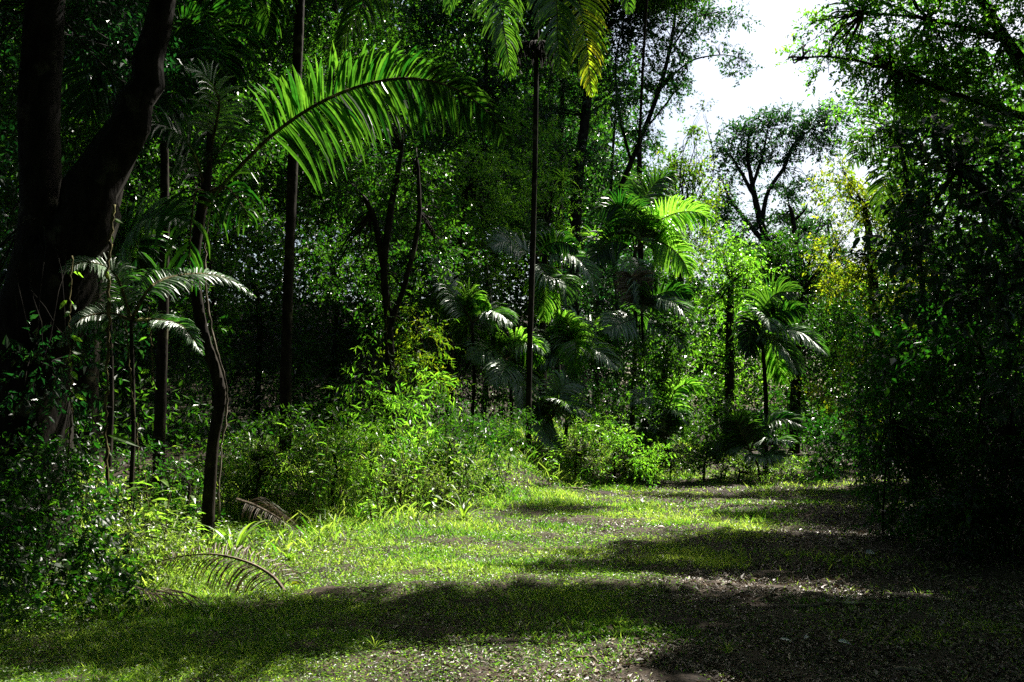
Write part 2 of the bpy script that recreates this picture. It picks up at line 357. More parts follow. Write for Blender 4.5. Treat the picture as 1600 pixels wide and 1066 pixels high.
# ================================================================== THE PLACE
# ------------------------------------------------------------------ foreground and left trees
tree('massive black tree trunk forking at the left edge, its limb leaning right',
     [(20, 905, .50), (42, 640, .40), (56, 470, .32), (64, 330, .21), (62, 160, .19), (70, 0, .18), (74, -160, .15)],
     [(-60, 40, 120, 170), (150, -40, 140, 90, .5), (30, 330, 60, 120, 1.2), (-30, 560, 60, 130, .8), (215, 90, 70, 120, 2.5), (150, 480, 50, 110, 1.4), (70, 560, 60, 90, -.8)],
     d=9.7, leafL=.085, cov=1.9, mat='leaf_blue', bark='bark_shade', k=18, tone=.05,  # low leaf tone and dark bark stand in for shade here
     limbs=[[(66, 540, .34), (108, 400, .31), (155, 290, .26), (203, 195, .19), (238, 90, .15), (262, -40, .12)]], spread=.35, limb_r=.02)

# slender curved palm with the big frond
o = palm('slender crooked palm trunk with a pale liana as its lit rim, bearing the broad sunlit frond', G(328, 11.3), W(326, 300, 11.3),
         trunk=TP([(324, 872, .085), (326, 790, .070), (332, 700, .064), (344, 625, .068), (338, 585, .066), (320, 530, .062), (307, 460, .06), (305, 400, .058), (313, 340, .058), (322, 290, .055), (330, 190, .035)], 11.3))
def PP(lst): return [W(*q) for q in lst]
frond(o, PP([(318, 325, 11.2), (370, 265, 11.0), (430, 207, 10.8), (500, 160, 10.5), (570, 132, 10.3), (640, 122, 10.1), (710, 138, 9.9), (765, 178, 9.8), (800, 226, 9.7)]),
      up=(-.05, -1, -.12), LL=.88, wid=.052, n=104, grav=.9, r0=.026, s0=.27, fwd=(70, 34), jitter=.09, asym=.66, tone=.4  , label='broad arching frond lit green from behind')
frond(o, PP([(322, 300, 11.3), (300, 235, 11.1), (262, 200, 10.9), (215, 178, 10.8), (175, 180, 10.7)]), up=(.1, -.6, 1), LL=.62, n=44, grav=1.2, mat='frond_green', tone=.2)
frond(o, PP([(326, 300, 11.3), (352, 292, 11.0), (378, 320, 10.8), (392, 350, 10.7)]), up=(0, -1, .3), LL=.6, n=16, grav=2.2, gap=.3, wid=.05, s0=.2, tone=.25)
frond(o, PP([(320, 300, 11.3), (306, 300, 11.0), (298, 360, 10.8), (296, 440, 10.8)]), up=(0, -1, .3), LL=.75, n=14, grav=2.6, gap=.3, wid=.055, s0=.2, tone=.3)
frond(o, PP([(330, 230, 11.3), (342, 160, 11.2), (322, 120, 11.1), (290, 105, 11.0)]), LL=.4, n=24, grav=1.0, mat='frond_sheen', tone=.9)
frond(o, PP([(326, 270, 11.3), (352, 220, 11.4), (392, 170, 11.6), (430, 152, 11.8)]), up=(0, -.4, 1), LL=.55, n=30, grav=1.2, tone=.3)
def vine(label, pts, d, r=.012, mat='bark_moss', leaf=0, group=None):
    P = cr([tuple(W(px, py, d + (e[0] if e else 0))) for px, py, *e in pts], 60); P[1:-1, 0] += RS.randn(58) * .008
    q = Vector(P[-1]); oo = root('hanging_vine', q, label, 'vine', group)
    mb = MB(); tube(mb, P, r * (1 + .25 * RS.randn(60)).clip(.5, 1.6), k=6, rough=.1); mb.build('stem', MATS[mat], oo, origin=q, smooth=True)
    if leaf:
        m2 = MB(); i = RS.randint(4, 58, leaf); D = norm(rdir(leaf) * [1, 1, .4] + [0, 0, -.5]); L = .10 * (.6 + .7 * RS.rand(leaf))
        leaves(m2, P[i] + D * .02, D, norm(rdir(leaf) + [0, 0, .6]), L, L * .45, np.clip(.6 + .2 * RS.randn(leaf), 0, 1), True)
        m2.build('leaves', MATS['leaf_bright'], oo, origin=q)
    return oo
vine('liana climbing the right side of the crooked palm trunk, coloured pale as its lit rim', [(326, 330, .1), (320, 400, .1), (323, 465, .1), (334, 530, .1), (352, 592, .08), (354, 625, .08), (346, 700, .08), (341, 780, .05), (333, 862)], 11.2, .013, mat='bark_rim_lit')  # pale bark stands in for sunlight along the trunk's right rim
vine('thin mossy vine hanging straight down in front of the dark left gap', [(178, 320), (170, 400), (169, 520), (166, 640), (168, 760)], 8.6, .013, leaf=6)
vine('pale wiry vine with leaves beside the big black trunk', [(112, 400), (108, 520), (112, 640), (104, 740)], 8.4, .007, leaf=22)
vine('thin bowed vine left of the crooked palm, ending near the ground', [(196, 500), (204, 590), (214, 680), (216, 740)], 9.2, .007)
vine('short loose vine dangling beneath the dark palm fronds', [(232, 480), (236, 540), (241, 612)], 9.2, .006, leaf=5)
vine('leafy creeper hanging from the dark shrub with heart leaves', [(612, 450), (604, 500), (606, 545), (618, 590)], 15.5, .008, leaf=16)

# straight palm with its crown out of the picture
o = palm('straight tall palm with a pale lit edge, just right of the big frond base', G(447, 16), W(474, -130, 16),
         trunk=TP([(446, 745, .10), (447, 560, .09), (452, 400, .085), (458, 250, .082), (466, 60, .08), (474, -130, .075)], 16))
C = (474, -130)
for pts, mat, tone in [([(*C, 16), (430, -115, 15.4), (400, -60, 15.0), (392, 20, 14.8)], 'frond_green', .45),
                       ([(*C, 16), (540, -150, 15.6), (590, -80, 15.3), (560, 20, 15.1), (520, 90, 15.0)], 'frond_green', .75),
                       ([(*C, 16), (500, -190, 16.4), (570, -170, 16.8), (620, -70, 17.1)], 'frond_green', .6),
                       ([(*C, 16), (380, -180, 15.8), (300, -120, 15.5), (262, -10, 15.2)], 'frond_green', .3),
                       ([(*C, 16), (420, -220, 16.8), (360, -180, 17.4), (330, -60, 17.8)], 'frond_green', .4),
                       ([(*C, 16), (430, -100, 15.8), (415, -20, 15.7), (425, 55, 15.6)], 'frond_green', .4)]:
    frond(o, PP(pts), LL=1.0, n=54, grav=1.3, mat=mat, tone=tone, wid=.06)

# tall thin palm in the middle
o = palm('tall thin straight palm trunk in the middle with a dark fruit bunch', G(825, 21), W(838, -60, 21),
         trunk=TP([(825, 716, .07), (827, 560, .06), (832, 400, .057), (836, 240, .056), (838, 60, .055), (838, -70, .055)], 21))
C = (838, -60)
for pts, mat, tone, LL in [([(*C, 21), (870, -90, 20.6), (898, -30, 20.2), (915, 60, 20), (925, 150, 19.9)], 'frond_yellow', .25, .95),
                       ([(*C, 21), (900, -120, 21.3), (960, -70, 21.6), (985, 20, 21.7)], 'frond_green', .6, .9),
                       ([(*C, 21), (850, -60, 20.4), (868, -10, 20), (872, 70, 19.8), (880, 120, 19.8)], 'frond_green', .9, .9),
                       ([(*C, 21), (800, -80, 20.6), (780, -20, 20.3), (790, 60, 20), (800, 120, 20)], 'frond_green', .7, .9),
                       ([(*C, 21), (770, -110, 21), (720, -60, 21.2), (700, 20, 21.3)], 'frond_green', .5, .9),
                       ([(*C, 21), (840, -160, 22), (880, -180, 23), (950, -120, 24)], 'frond_green', .5, .9)]:
    frond(o, PP(pts), LL=LL, n=52, grav=1.1, mat=mat, tone=tone, wid=.07)
mb = MB(); c0 = np.array(W(838, 78, 21))        # the fruit bunch: many hanging strings from short arching arms
for i in range(120):
    az = RS.rand() * 6.28; R_ = .6 * RS.rand() ** .5
    a = c0 + [0, 0, .05]; b = c0 + [R_ * math.cos(az), R_ * .6 * math.sin(az), .10 - .35 * R_ ** 2]
    tube(mb, cr([a, (a + b) / 2 + [0, 0, .12], b, b + [0.02, 0, -.22 - .28 * RS.rand() * (1 - R_)]], 9), .011, k=4, rough=.2)
mb.build('fruit_bunch', MATS['bark_dark'], o, origin=o.location)

# dark tree behind with bromeliads
def bromeliad(c, n, L, label, wd=.05, mat='leaf_bright', name='bromeliad', cat='plant', el=(15, 80), base=None):
    oo = root(name, c, label, cat); m2 = MB()
    for i in range(n):
        az = i * 2.4; e = rad(el[0] + (el[1] - el[0]) * RS.rand()); P = np.array(arc(c, az, e, L * (.7 + .5 * RS.rand()), rad(70), 6)); P = cr(P, 8)
        T = norm(np.gradient(P, axis=0)); S = norm(np.cross(T, [0, 0, 1.0])); wv = wd * np.sin(np.pi * np.linspace(.22, 1, 8) ** 1.0)[:, None]
        U = norm(np.cross(S, T)); V = np.stack([P - S * wv / 2 + U * wv * .2, P, P + S * wv / 2 + U * wv * .2], 1).reshape(-1, 3)
        q = np.array([[3 * a + b, 3 * a + b + 1, 3 * a + b + 4, 3 * a + b + 3] for a in range(7) for b in (0, 1)]); m2.add(V, None, q, np.clip(.6 + .25 * RS.randn(), 0, 1))
    m2.build('leaves', MATS[mat], oo, origin=Vector(c)); return oo
tree('dark straight tree behind the yellow frond tip', [(895, 640, .2), (897, 430, .19), (903, 280, .18), (915, 180, .17), (925, 60, .14), (935, -60, .1)],
     [(900, 250, 70, 60, -1), (930, 130, 60, 80), (860, 60, 70, 90, 1), (930, -60, 110, 70), (850, 190, 60, 70, 1)], d=33, cov=1.5, leafL=.11, mat='leaf_blue')
bromeliad(W(880, 282, 26.4), 22, .55, 'spiky bromeliad perched high on the dark straight trunk')
bromeliad(W(928, 372, 26.2), 22, .6, 'bromeliad on the trunk just right of the arching pale frond')
bromeliad(W(925, 522, 24), 26, .85, 'spiky green bromeliad rosette low on the dark trunk', wd=.08)

# leaning tree against the sky and its far sprigs
tree('leaning slender tree whose open crown stands against the white sky',
     [(930, 640, .13), (940, 430, .12), (965, 310, .10), (1000, 220, .09), (1030, 140, .085), (1050, 60, .06), (1058, -20, .05)],
     [(1000, 60, 60, 75), (1050, 30, 50, 60), (1035, 140, 55, 45), (975, 150, 45, 55), (1060, 95, 40, 40), (1000, 215, 36, 30), (1100, 25, 40, 26), (1152, 28, 24, 14), (1155, 90, 26, 14), (1160, 112, 20, 12), (1122, 70, 15, 10),
      (960, 20, 40, 60), (1020, -60, 90, 50)],
     d=35, leafL=.11, cov=2.6, mat='leaf_blue', wr=.6, spread=.22, limb_r=.022,
     limbs=[[(985, 250, .06), (968, 180, .05), (962, 100, .035), (975, 30, .02)], [(1030, 140, .05), (1075, 98, .035), (1125, 86, .02), (1160, 92, .012)],
            [(1045, 80, .04), (1085, 30, .03), (1130, 20, .015), (1160, 26, .01)], [(1010, 200, .04), (1050, 150, .03), (1075, 110, .02)]])
tree('wide spreading tree with bare forked limbs below the white sky gap',
     [(1240, 640, .24), (1222, 480, .21), (1205, 400, .18), (1188, 345, .15), (1176, 290, .10), (1168, 240, .08), (1172, 200, .05)],
     [(1150, 215, 42, 26), (1190, 195, 40, 22), (1230, 190, 40, 26), (1270, 200, 40, 35), (1135, 255, 28, 40), (1180, 245, 40, 26), (1222, 232, 38, 22), (1290, 235, 30, 30), (1310, 180, 30, 30),
      (1130, 320, 28, 36), (1160, 350, 34, 26), (1220, 300, 44, 22), (1255, 290, 26, 14), (1235, 350, 44, 26), (1150, 400, 44, 30), (1200, 385, 40, 22), (1260, 380, 26, 18)],
     d=42, leafL=.13, cov=3.4, mat='leaf_blue', wr=.6, spread=.25, limb_r=.03, k=12,
     limbs=[[(1190, 350, .11), (1200, 300, .09), (1225, 262, .09), (1240, 225, .05), (1270, 200, .03)], [(1183, 315, .1), (1158, 270, .07), (1140, 240, .04)],
            [(1200, 385, .14), (1170, 350, .1), (1140, 310, .06), (1128, 280, .03)], [(1212, 430, .12), (1235, 380, .08), (1262, 355, .05), (1280, 345, .03)], [(1176, 290, .09), (1192, 240, .06), (1200, 200, .03)]])
tree('thin bare stemmed sapling tree right of the spreading tree', [(1256, 640, .16), (1250, 470, .14), (1243, 380, .12), (1238, 335, .08), (1232, 320, .05)],
     [(1225, 440, 30, 46), (1262, 470, 26, 50), (1222, 340, 16, 8), (1250, 335, 16, 10)], d=38, leafL=.13, cov=1.1, mat='leaf_deep', limbs=[[(1240, 345, .07), (1256, 330, .04), (1262, 318, .02)]])

# ------------------------------------------------------------------ canopy on the right
tree('big leafy tree overhanging the top right corner', [(1760, 760, .2), (1720, 420, .16), (1660, 200, .13), (1570, 60, .09), (1500, -60, .06)],
     [(1290, 45, 55, 40, 1), (1345, 20, 60, 50), (1390, 70, 60, 55), (1300, 100, 40, 24, 1), (1450, 60, 70, 70), (1400, 140, 60, 40), (1520, 60, 70, 80), (1480, 150, 80, 50), (1570, 130, 60, 80), (1340, 165, 50, 26, 2), (1420, -30, 160, 50), (1560, -20, 90, 60), (1250, 90, 20, 12, 1), (1440, 110, 70, 60, .8), (1360, 90, 60, 50, 1), (1520, 190, 80, 50)],
     d=15.5, leafL=.085, cov=2.3, spread=.2, mat='leaf_bright', limbs=[[(1660, 200, .08), (1500, 150, .04), (1400, 110, .028), (1310, 90, .016), (1255, 90, .015)], [(1570, 60, .05), (1450, 30, .028), (1350, 20, .014)]], tone=.35, wr=.5)
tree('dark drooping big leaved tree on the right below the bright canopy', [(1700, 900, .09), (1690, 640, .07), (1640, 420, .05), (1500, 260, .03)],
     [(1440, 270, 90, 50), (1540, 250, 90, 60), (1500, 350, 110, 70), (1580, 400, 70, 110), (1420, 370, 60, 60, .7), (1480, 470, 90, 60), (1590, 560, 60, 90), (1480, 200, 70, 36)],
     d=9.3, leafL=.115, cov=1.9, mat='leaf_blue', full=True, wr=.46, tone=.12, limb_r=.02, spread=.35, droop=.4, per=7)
tree('yellowing leafy tree beside the small sky hole on the right', [(1380, 760, .2), (1370, 560, .17), (1362, 400, .12), (1350, 320, .07)],
     [(1330, 300, 60, 34), (1375, 350, 55, 50), (1300, 410, 26, 50), (1340, 440, 55, 50), (1400, 430, 50, 60), (1310, 265, 26, 14), (1400, 320, 50, 50)], d=27, leafL=.11, cov=2.3, mat='leaf_yellow', tone=.45)
tree('glossy dark tree with clustered leaves between the sky gap and the right wall', [(1470, 760, .07), (1450, 520, .06), (1420, 300, .05), (1400, 200, .03)],
     [(1390, 230, 55, 50), (1440, 300, 60, 60), (1350, 225, 35, 25), (1425, 190, 60, 40), (1450, 420, 55, 80), (1400, 380, 40, 40, 1)], d=20, leafL=.10, cov=2.2, mat='leaf_deep', tone=.5, spread=.2)
o = palm('palm on the right whose bright frond crosses the white sky gap', G(1475, 21), W(1440, 225, 21), r=.08)
for pts in ([(1440, 225, 21), (1425, 192, 20.8), (1390, 192, 20.6), (1350, 222, 20.5), (1328, 262, 20.4)], [(1440, 225, 21), (1470, 180, 21), (1520, 190, 21), (1545, 240, 21)], [(1440, 225, 21), (1410, 240, 21), (1385, 280, 21), (1375, 340, 21)]):
    frond(o, PP(pts), LL=.8, n=46, grav=1.0, tone=.8, wid=.045)
RWALL = [('dark leafy shrub at the right edge of the clearing, its leaves blurred small', 1380, 12.0, [(1420, 640, 60, 90), (1470, 760, 90, 90), (1400, 740, 50, 60), (1440, 560, 70, 80), (1500, 820, 60, 50), (1395, 815, 44, 30), (1540, 700, 80, 90)], .09),
         ('tall shadowed shrub filling the right margin at mid height', 1520, 11.0, [(1530, 600, 80, 120), (1590, 700, 70, 120), (1480, 560, 60, 90)], .10),
         ('low dark shrub at the bottom right beyond the litter', 1570, 10.6, [(1560, 800, 80, 80), (1610, 860, 70, 70), (1490, 820, 50, 50), (1580, 700, 70, 80)], .08),
         ('shadowy bush in the gap at the far right end of the grass', 1340, 20.0, [(1360, 650, 60, 80), (1330, 720, 60, 40), (1420, 600, 50, 80), (1290, 690, 40, 50, 2), (1400, 740, 60, 50, -1)], .10),
         ('tall gloomy shrub with sunlit flecks behind the right margin', 1400, 17.0, [(1400, 520, 60, 80), (1440, 440, 50, 60), (1390, 600, 60, 60), (1480, 500, 70, 70)], .10)]
for lab, px, d, bl, ll in RWALL:
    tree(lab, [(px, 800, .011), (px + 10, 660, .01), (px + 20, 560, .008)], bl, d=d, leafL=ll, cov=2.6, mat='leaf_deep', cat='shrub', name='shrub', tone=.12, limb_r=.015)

# ------------------------------------------------------------------ palms of the understorey
def pxpalm(label, px, d, cx, cy, fr, r=.05, LL=.5, n=40, wid=.032, grav=1.1, up=None, more=2, **kw):
    LL *= 1.7; wid *= 1.6; n = int(n * 1.3); r *= .75
    g = G(px, d); c = W(cx, cy, d); o = palm(label, g, c, r=r)
    for f in fr:
        mat, tone, pts = f[0], f[1], f[2]
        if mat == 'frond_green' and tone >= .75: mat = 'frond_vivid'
        q = [(cx, cy, d)] + [(a[0], a[1], d + (a[2] if len(a) > 2 else 0)) for a in pts]
        frond(o, PP(q), up=f[3] if len(f) > 3 else up, LL=(f[4] if len(f) > 4 else LL), n=n, wid=wid, grav=grav, mat=mat, tone=tone, **kw)
    for i in range(more):
        a = RS.rand() * 6.28; s_ = (LL * 2.0) * (.8 + .4 * RS.rand())
        frond(o, arc(c, a, rad(20 + 45 * RS.rand()), s_, rad(70 + 50 * RS.rand())), LL=LL * .8, n=n, wid=wid, grav=grav, mat=('frond_sheen', 'frond_green')[i % 2], tone=.2 + .6 * RS.rand(), **kw)
    return o
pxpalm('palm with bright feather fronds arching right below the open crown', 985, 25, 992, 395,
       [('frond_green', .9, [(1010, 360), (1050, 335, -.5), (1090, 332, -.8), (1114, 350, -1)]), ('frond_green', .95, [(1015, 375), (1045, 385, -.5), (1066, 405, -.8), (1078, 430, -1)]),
        ('frond_green', .5, [(1002, 330), (1025, 285, .4), (1055, 272, .6)]), ('frond_sheen', .8, [(1015, 350), (1050, 350, .5), (1075, 375, .8)]),
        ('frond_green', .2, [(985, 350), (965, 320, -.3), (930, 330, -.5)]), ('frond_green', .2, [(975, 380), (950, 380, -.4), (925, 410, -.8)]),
        ('frond_sheen', .5, [(1000, 420, -.5), (1005, 450, -.9), (1000, 480, -1)]), ('frond_green', .3, [(998, 350, .5), (1000, 310, 1.4), (985, 280, 2)])], LL=.5, r=.08, wid=.032, n=50, more=0)
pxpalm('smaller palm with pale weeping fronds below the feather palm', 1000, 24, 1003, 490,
       [('frond_sheen', .8, [(1025, 468), (1055, 475, -.4), (1080, 505, -.6)]), ('frond_sheen', .9, [(985, 500), (965, 508, -.4), (950, 520, -.6)]), ('frond_dry', .5, [(990, 450), (985, 430), (970, 450)]),
        ('frond_green', .4, [(1010, 460), (1025, 455, .4), (1030, 490, .6)]), ('frond_sheen', .5, [(1020, 500), (1050, 515, -.5), (1070, 545, -.6)])], LL=.42)
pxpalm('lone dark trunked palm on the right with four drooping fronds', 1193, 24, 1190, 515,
       [('frond_green', .5, [(1195, 480), (1215, 458, -.3), (1250, 456, -.5)], (-.5, -.8, .4)), ('frond_sheen', .7, [(1215, 514, -.4), (1255, 522, -.7), (1292, 553, -.9)]),
        ('frond_sheen', .6, [(1210, 530, -.4), (1230, 550, -.6), (1246, 582, -.8)]), ('frond_green', .8, [(1205, 535, .3), (1215, 560, .5), (1222, 600, .7)]),
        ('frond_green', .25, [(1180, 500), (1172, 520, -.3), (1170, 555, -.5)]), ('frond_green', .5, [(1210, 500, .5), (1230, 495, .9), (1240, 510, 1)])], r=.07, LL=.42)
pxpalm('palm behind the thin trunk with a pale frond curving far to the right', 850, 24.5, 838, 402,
       [('frond_sheen', .9, [(860, 394), (895, 400, -.4), (920, 425, -.6), (930, 458, -.7)]), ('frond_sheen', .8, [(855, 430, -.3), (880, 440, -.5), (886, 475, -.6)]),
        ('frond_sheen', .9, [(815, 388), (790, 378, -.3), (768, 385, -.5)]), ('frond_green', .8, [(845, 425), (850, 455, -.3), (850, 500, -.4)]), ('frond_green', .5, [(830, 380, .4), (820, 350, .8), (790, 340, 1)])], LL=.42)
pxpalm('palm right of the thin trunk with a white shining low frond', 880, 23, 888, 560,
       [('frond_sheen', 1, [(905, 545), (935, 548, -.4), (966, 575, -.6)]), ('frond_green', .9, [(890, 520), (885, 500, -.2), (868, 488, -.4)]), ('frond_sheen', .8, [(895, 520), (905, 500, .2), (918, 515, .3)]),
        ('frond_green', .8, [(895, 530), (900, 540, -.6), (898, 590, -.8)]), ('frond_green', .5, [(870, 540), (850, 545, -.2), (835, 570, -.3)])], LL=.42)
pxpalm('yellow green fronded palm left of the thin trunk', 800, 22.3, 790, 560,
       [('frond_green', 1, [(805, 540), (828, 545, -.3), (842, 568, -.5)]), ('frond_sheen', .9, [(775, 545), (755, 548, -.3), (738, 560, -.4)]), ('frond_sheen', 1, [(790, 570, -.4), (785, 580, -.7), (770, 600, -.9)]),
        ('frond_sheen', .6, [(800, 575, -.4), (815, 600, -.6), (818, 650, -.7)]), ('frond_green', .6, [(800, 560, .3), (820, 575, .5), (835, 600, .5)])], LL=.38)
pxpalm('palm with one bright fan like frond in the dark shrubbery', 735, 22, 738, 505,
       [('frond_green', 1, [(728, 485), (735, 465, -.1), (765, 482, -.3)], (-.6, -.8, .2), .5), ('frond_sheen', .8, [(760, 490), (780, 490, -.3), (800, 505, -.4)]), ('frond_sheen', .5, [(715, 470), (695, 440), (680, 405)]),
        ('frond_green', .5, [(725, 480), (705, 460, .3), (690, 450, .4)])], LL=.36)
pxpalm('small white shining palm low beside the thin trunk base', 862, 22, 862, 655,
       [('frond_sheen', 1, [(878, 632), (900, 634, -.3), (925, 650, -.4)]), ('frond_sheen', .9, [(875, 610), (895, 598, .2), (915, 606, .3)]), ('frond_sheen', 1, [(850, 665, -.3), (855, 680, -.5), (872, 700, -.7)]),
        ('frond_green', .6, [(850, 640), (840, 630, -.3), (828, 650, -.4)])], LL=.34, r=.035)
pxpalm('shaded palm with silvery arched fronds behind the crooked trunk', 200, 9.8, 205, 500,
       [('frond_sheen', .35, [(240, 445), (300, 428, .6), (355, 436, 1.0), (400, 465, 1.2)], (.3, -.6, .75), .28), ('frond_sheen', .3, [(245, 500), (285, 510, -.3), (318, 555, -.5)], None, .22),
        ('frond_sheen', .5, [(180, 430), (135, 410, -.3), (95, 425, -.5)], None, .26), ('frond_sheen', .6, [(170, 490), (125, 500, -.2), (90, 540, -.3)], None, .24)], LL=.28, r=.03, n=46, wid=.016, more=0)
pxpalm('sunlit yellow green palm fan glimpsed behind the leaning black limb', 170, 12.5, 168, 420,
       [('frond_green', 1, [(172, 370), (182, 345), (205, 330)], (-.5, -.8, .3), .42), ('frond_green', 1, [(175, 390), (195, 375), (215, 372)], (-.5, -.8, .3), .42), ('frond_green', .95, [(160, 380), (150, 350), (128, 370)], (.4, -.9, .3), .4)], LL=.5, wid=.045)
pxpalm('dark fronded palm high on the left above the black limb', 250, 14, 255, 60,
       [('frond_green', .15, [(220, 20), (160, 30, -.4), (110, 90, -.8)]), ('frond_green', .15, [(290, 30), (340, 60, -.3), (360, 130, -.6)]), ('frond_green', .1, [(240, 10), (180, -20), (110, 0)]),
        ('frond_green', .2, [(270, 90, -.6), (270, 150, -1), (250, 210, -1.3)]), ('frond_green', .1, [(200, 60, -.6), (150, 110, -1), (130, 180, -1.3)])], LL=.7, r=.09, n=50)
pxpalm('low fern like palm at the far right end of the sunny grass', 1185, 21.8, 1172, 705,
       [('frond_green', .15, [(1190, 672), (1222, 655, -.3), (1260, 668, -.5)], (.2, -.6, .8)), ('frond_sheen', .8, [(1190, 700), (1215, 688, -.4), (1240, 690, -.6)]), ('frond_sheen', .7, [(1185, 715, -.3), (1205, 710, -.5), (1222, 712, -.6)]),
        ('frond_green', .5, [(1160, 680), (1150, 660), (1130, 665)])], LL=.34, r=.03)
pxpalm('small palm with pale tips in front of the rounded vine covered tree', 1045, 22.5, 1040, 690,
       [('frond_sheen', .9, [(1050, 650), (1062, 645, -.2), (1075, 662, -.3)]), ('frond_sheen', .8, [(1020, 640), (1000, 622, -.2), (982, 632, -.3)]), ('frond_green', .8, [(1050, 620), (1075, 600), (1100, 612)]), ('frond_green', .5, [(1030, 655), (1020, 650), (1008, 668)])], LL=.3, r=.03)

# ------------------------------------------------------------------ trees and shrubs behind the clearing
T = tree
T('dark many stemmed tree behind the broad frond, left of the middle',
  [(612, 700, .09), (608, 520, .08), (600, 420, .07), (612, 320, .06), (628, 235, .035)],
  [(560, 300, 80, 60), (640, 280, 80, 60, .8), (520, 400, 70, 70, .6), (600, 460, 60, 60, .8), (680, 380, 60, 70, 1), (560, 190, 80, 60, 1)], d=17.5, leafL=.075, cov=1.8, mat='leaf_deep', tone=.4,
  limbs=[[(606, 520, .06), (640, 420, .05), (655, 330, .04), (652, 250, .025)], [(600, 420, .06), (580, 330, .05), (540, 280, .03)]])
T('feathery bright leaved tree left of the thin palm trunk', [(700, 700, .1), (705, 520, .09), (715, 400, .07), (730, 300, .04)],
  [(720, 300, 70, 50), (780, 330, 55, 50, -.5), (690, 370, 70, 60), (770, 410, 50, 40), (740, 250, 50, 26), (800, 270, 40, 50, .6)], d=25, leafL=.085, cov=1.5, mat='leaf_bright', tone=.5, wr=.42, per=13, spread=.25)
T('leafy tree behind the thin palm trunk, lit yellow green', [(850, 700, .12), (848, 500, .1), (852, 380, .07)],
  [(860, 330, 45, 60), (870, 270, 40, 40), (820, 300, 40, 50), (865, 390, 36, 30), (820, 200, 50, 60, 1.5)], d=28, leafL=.10, cov=1.5, mat='leaf_bright', tone=.4)
T('rounded tree smothered in creeper at the back of the clearing', [(1040, 740, .12), (1038, 620, .1), (1040, 560, .06)],
  [(1040, 530, 50, 46), (1060, 590, 48, 50, -.3), (1010, 600, 40, 46), (1050, 650, 50, 40, .2), (1075, 500, 26, 20)], d=23.5, leafL=.10, cov=2.2, mat='leaf_deep', tone=.62, limb_r=.02)
T('upright leafy tree with yellow green tips below the spreading tree', [(1140, 745, .14), (1140, 560, .12), (1142, 440, .08)],
  [(1140, 400, 45, 40), (1165, 440, 45, 50), (1120, 480, 45, 55), (1165, 520, 40, 50, .4), (1110, 560, 40, 40), (1150, 600, 45, 40)], d=27, leafL=.12, cov=1.9, mat='leaf_bright', tone=.5)
T('leafy tree with yellow tops in front of the leaning tree', [(1070, 745, .15), (1065, 520, .12), (1062, 360, .09)],
  [(1050, 260, 50, 40), (1090, 290, 40, 40), (1080, 215, 14, 26), (1095, 190, 12, 22), (1020, 330, 45, 40), (1105, 330, 30, 40), (1075, 380, 50, 36), (1095, 240, 20, 16)], d=34, leafL=.13, cov=1.7, mat='leaf_yellow', tone=.15)
T('shaded tree between the leafy wall and the lone drooping palm', [(1240, 745, .16), (1245, 560, .14), (1250, 460, .1)],
  [(1250, 430, 50, 50), (1290, 500, 50, 60), (1210, 430, 36, 50), (1300, 590, 50, 50), (1250, 640, 60, 50), (1330, 520, 40, 60), (1290, 400, 46, 34), (1200, 440, 50, 40), (1340, 470, 40, 50), (1240, 390, 50, 26), (1160, 410, 40, 30), (1350, 340, 30, 40), (1310, 300, 22, 26)], d=31, leafL=.11, cov=2.4, mat='leaf_deep', tone=.4)
T('yellow green bush in the gap under the right canopy', [(1350, 760, .1), (1345, 640, .08), (1345, 580, .05)],
  [(1350, 560, 50, 50), (1300, 610, 40, 40), (1390, 510, 40, 50), (1340, 650, 50, 40)], d=25, leafL=.11, cov=1.5, mat='leaf_yellow', tone=.3)
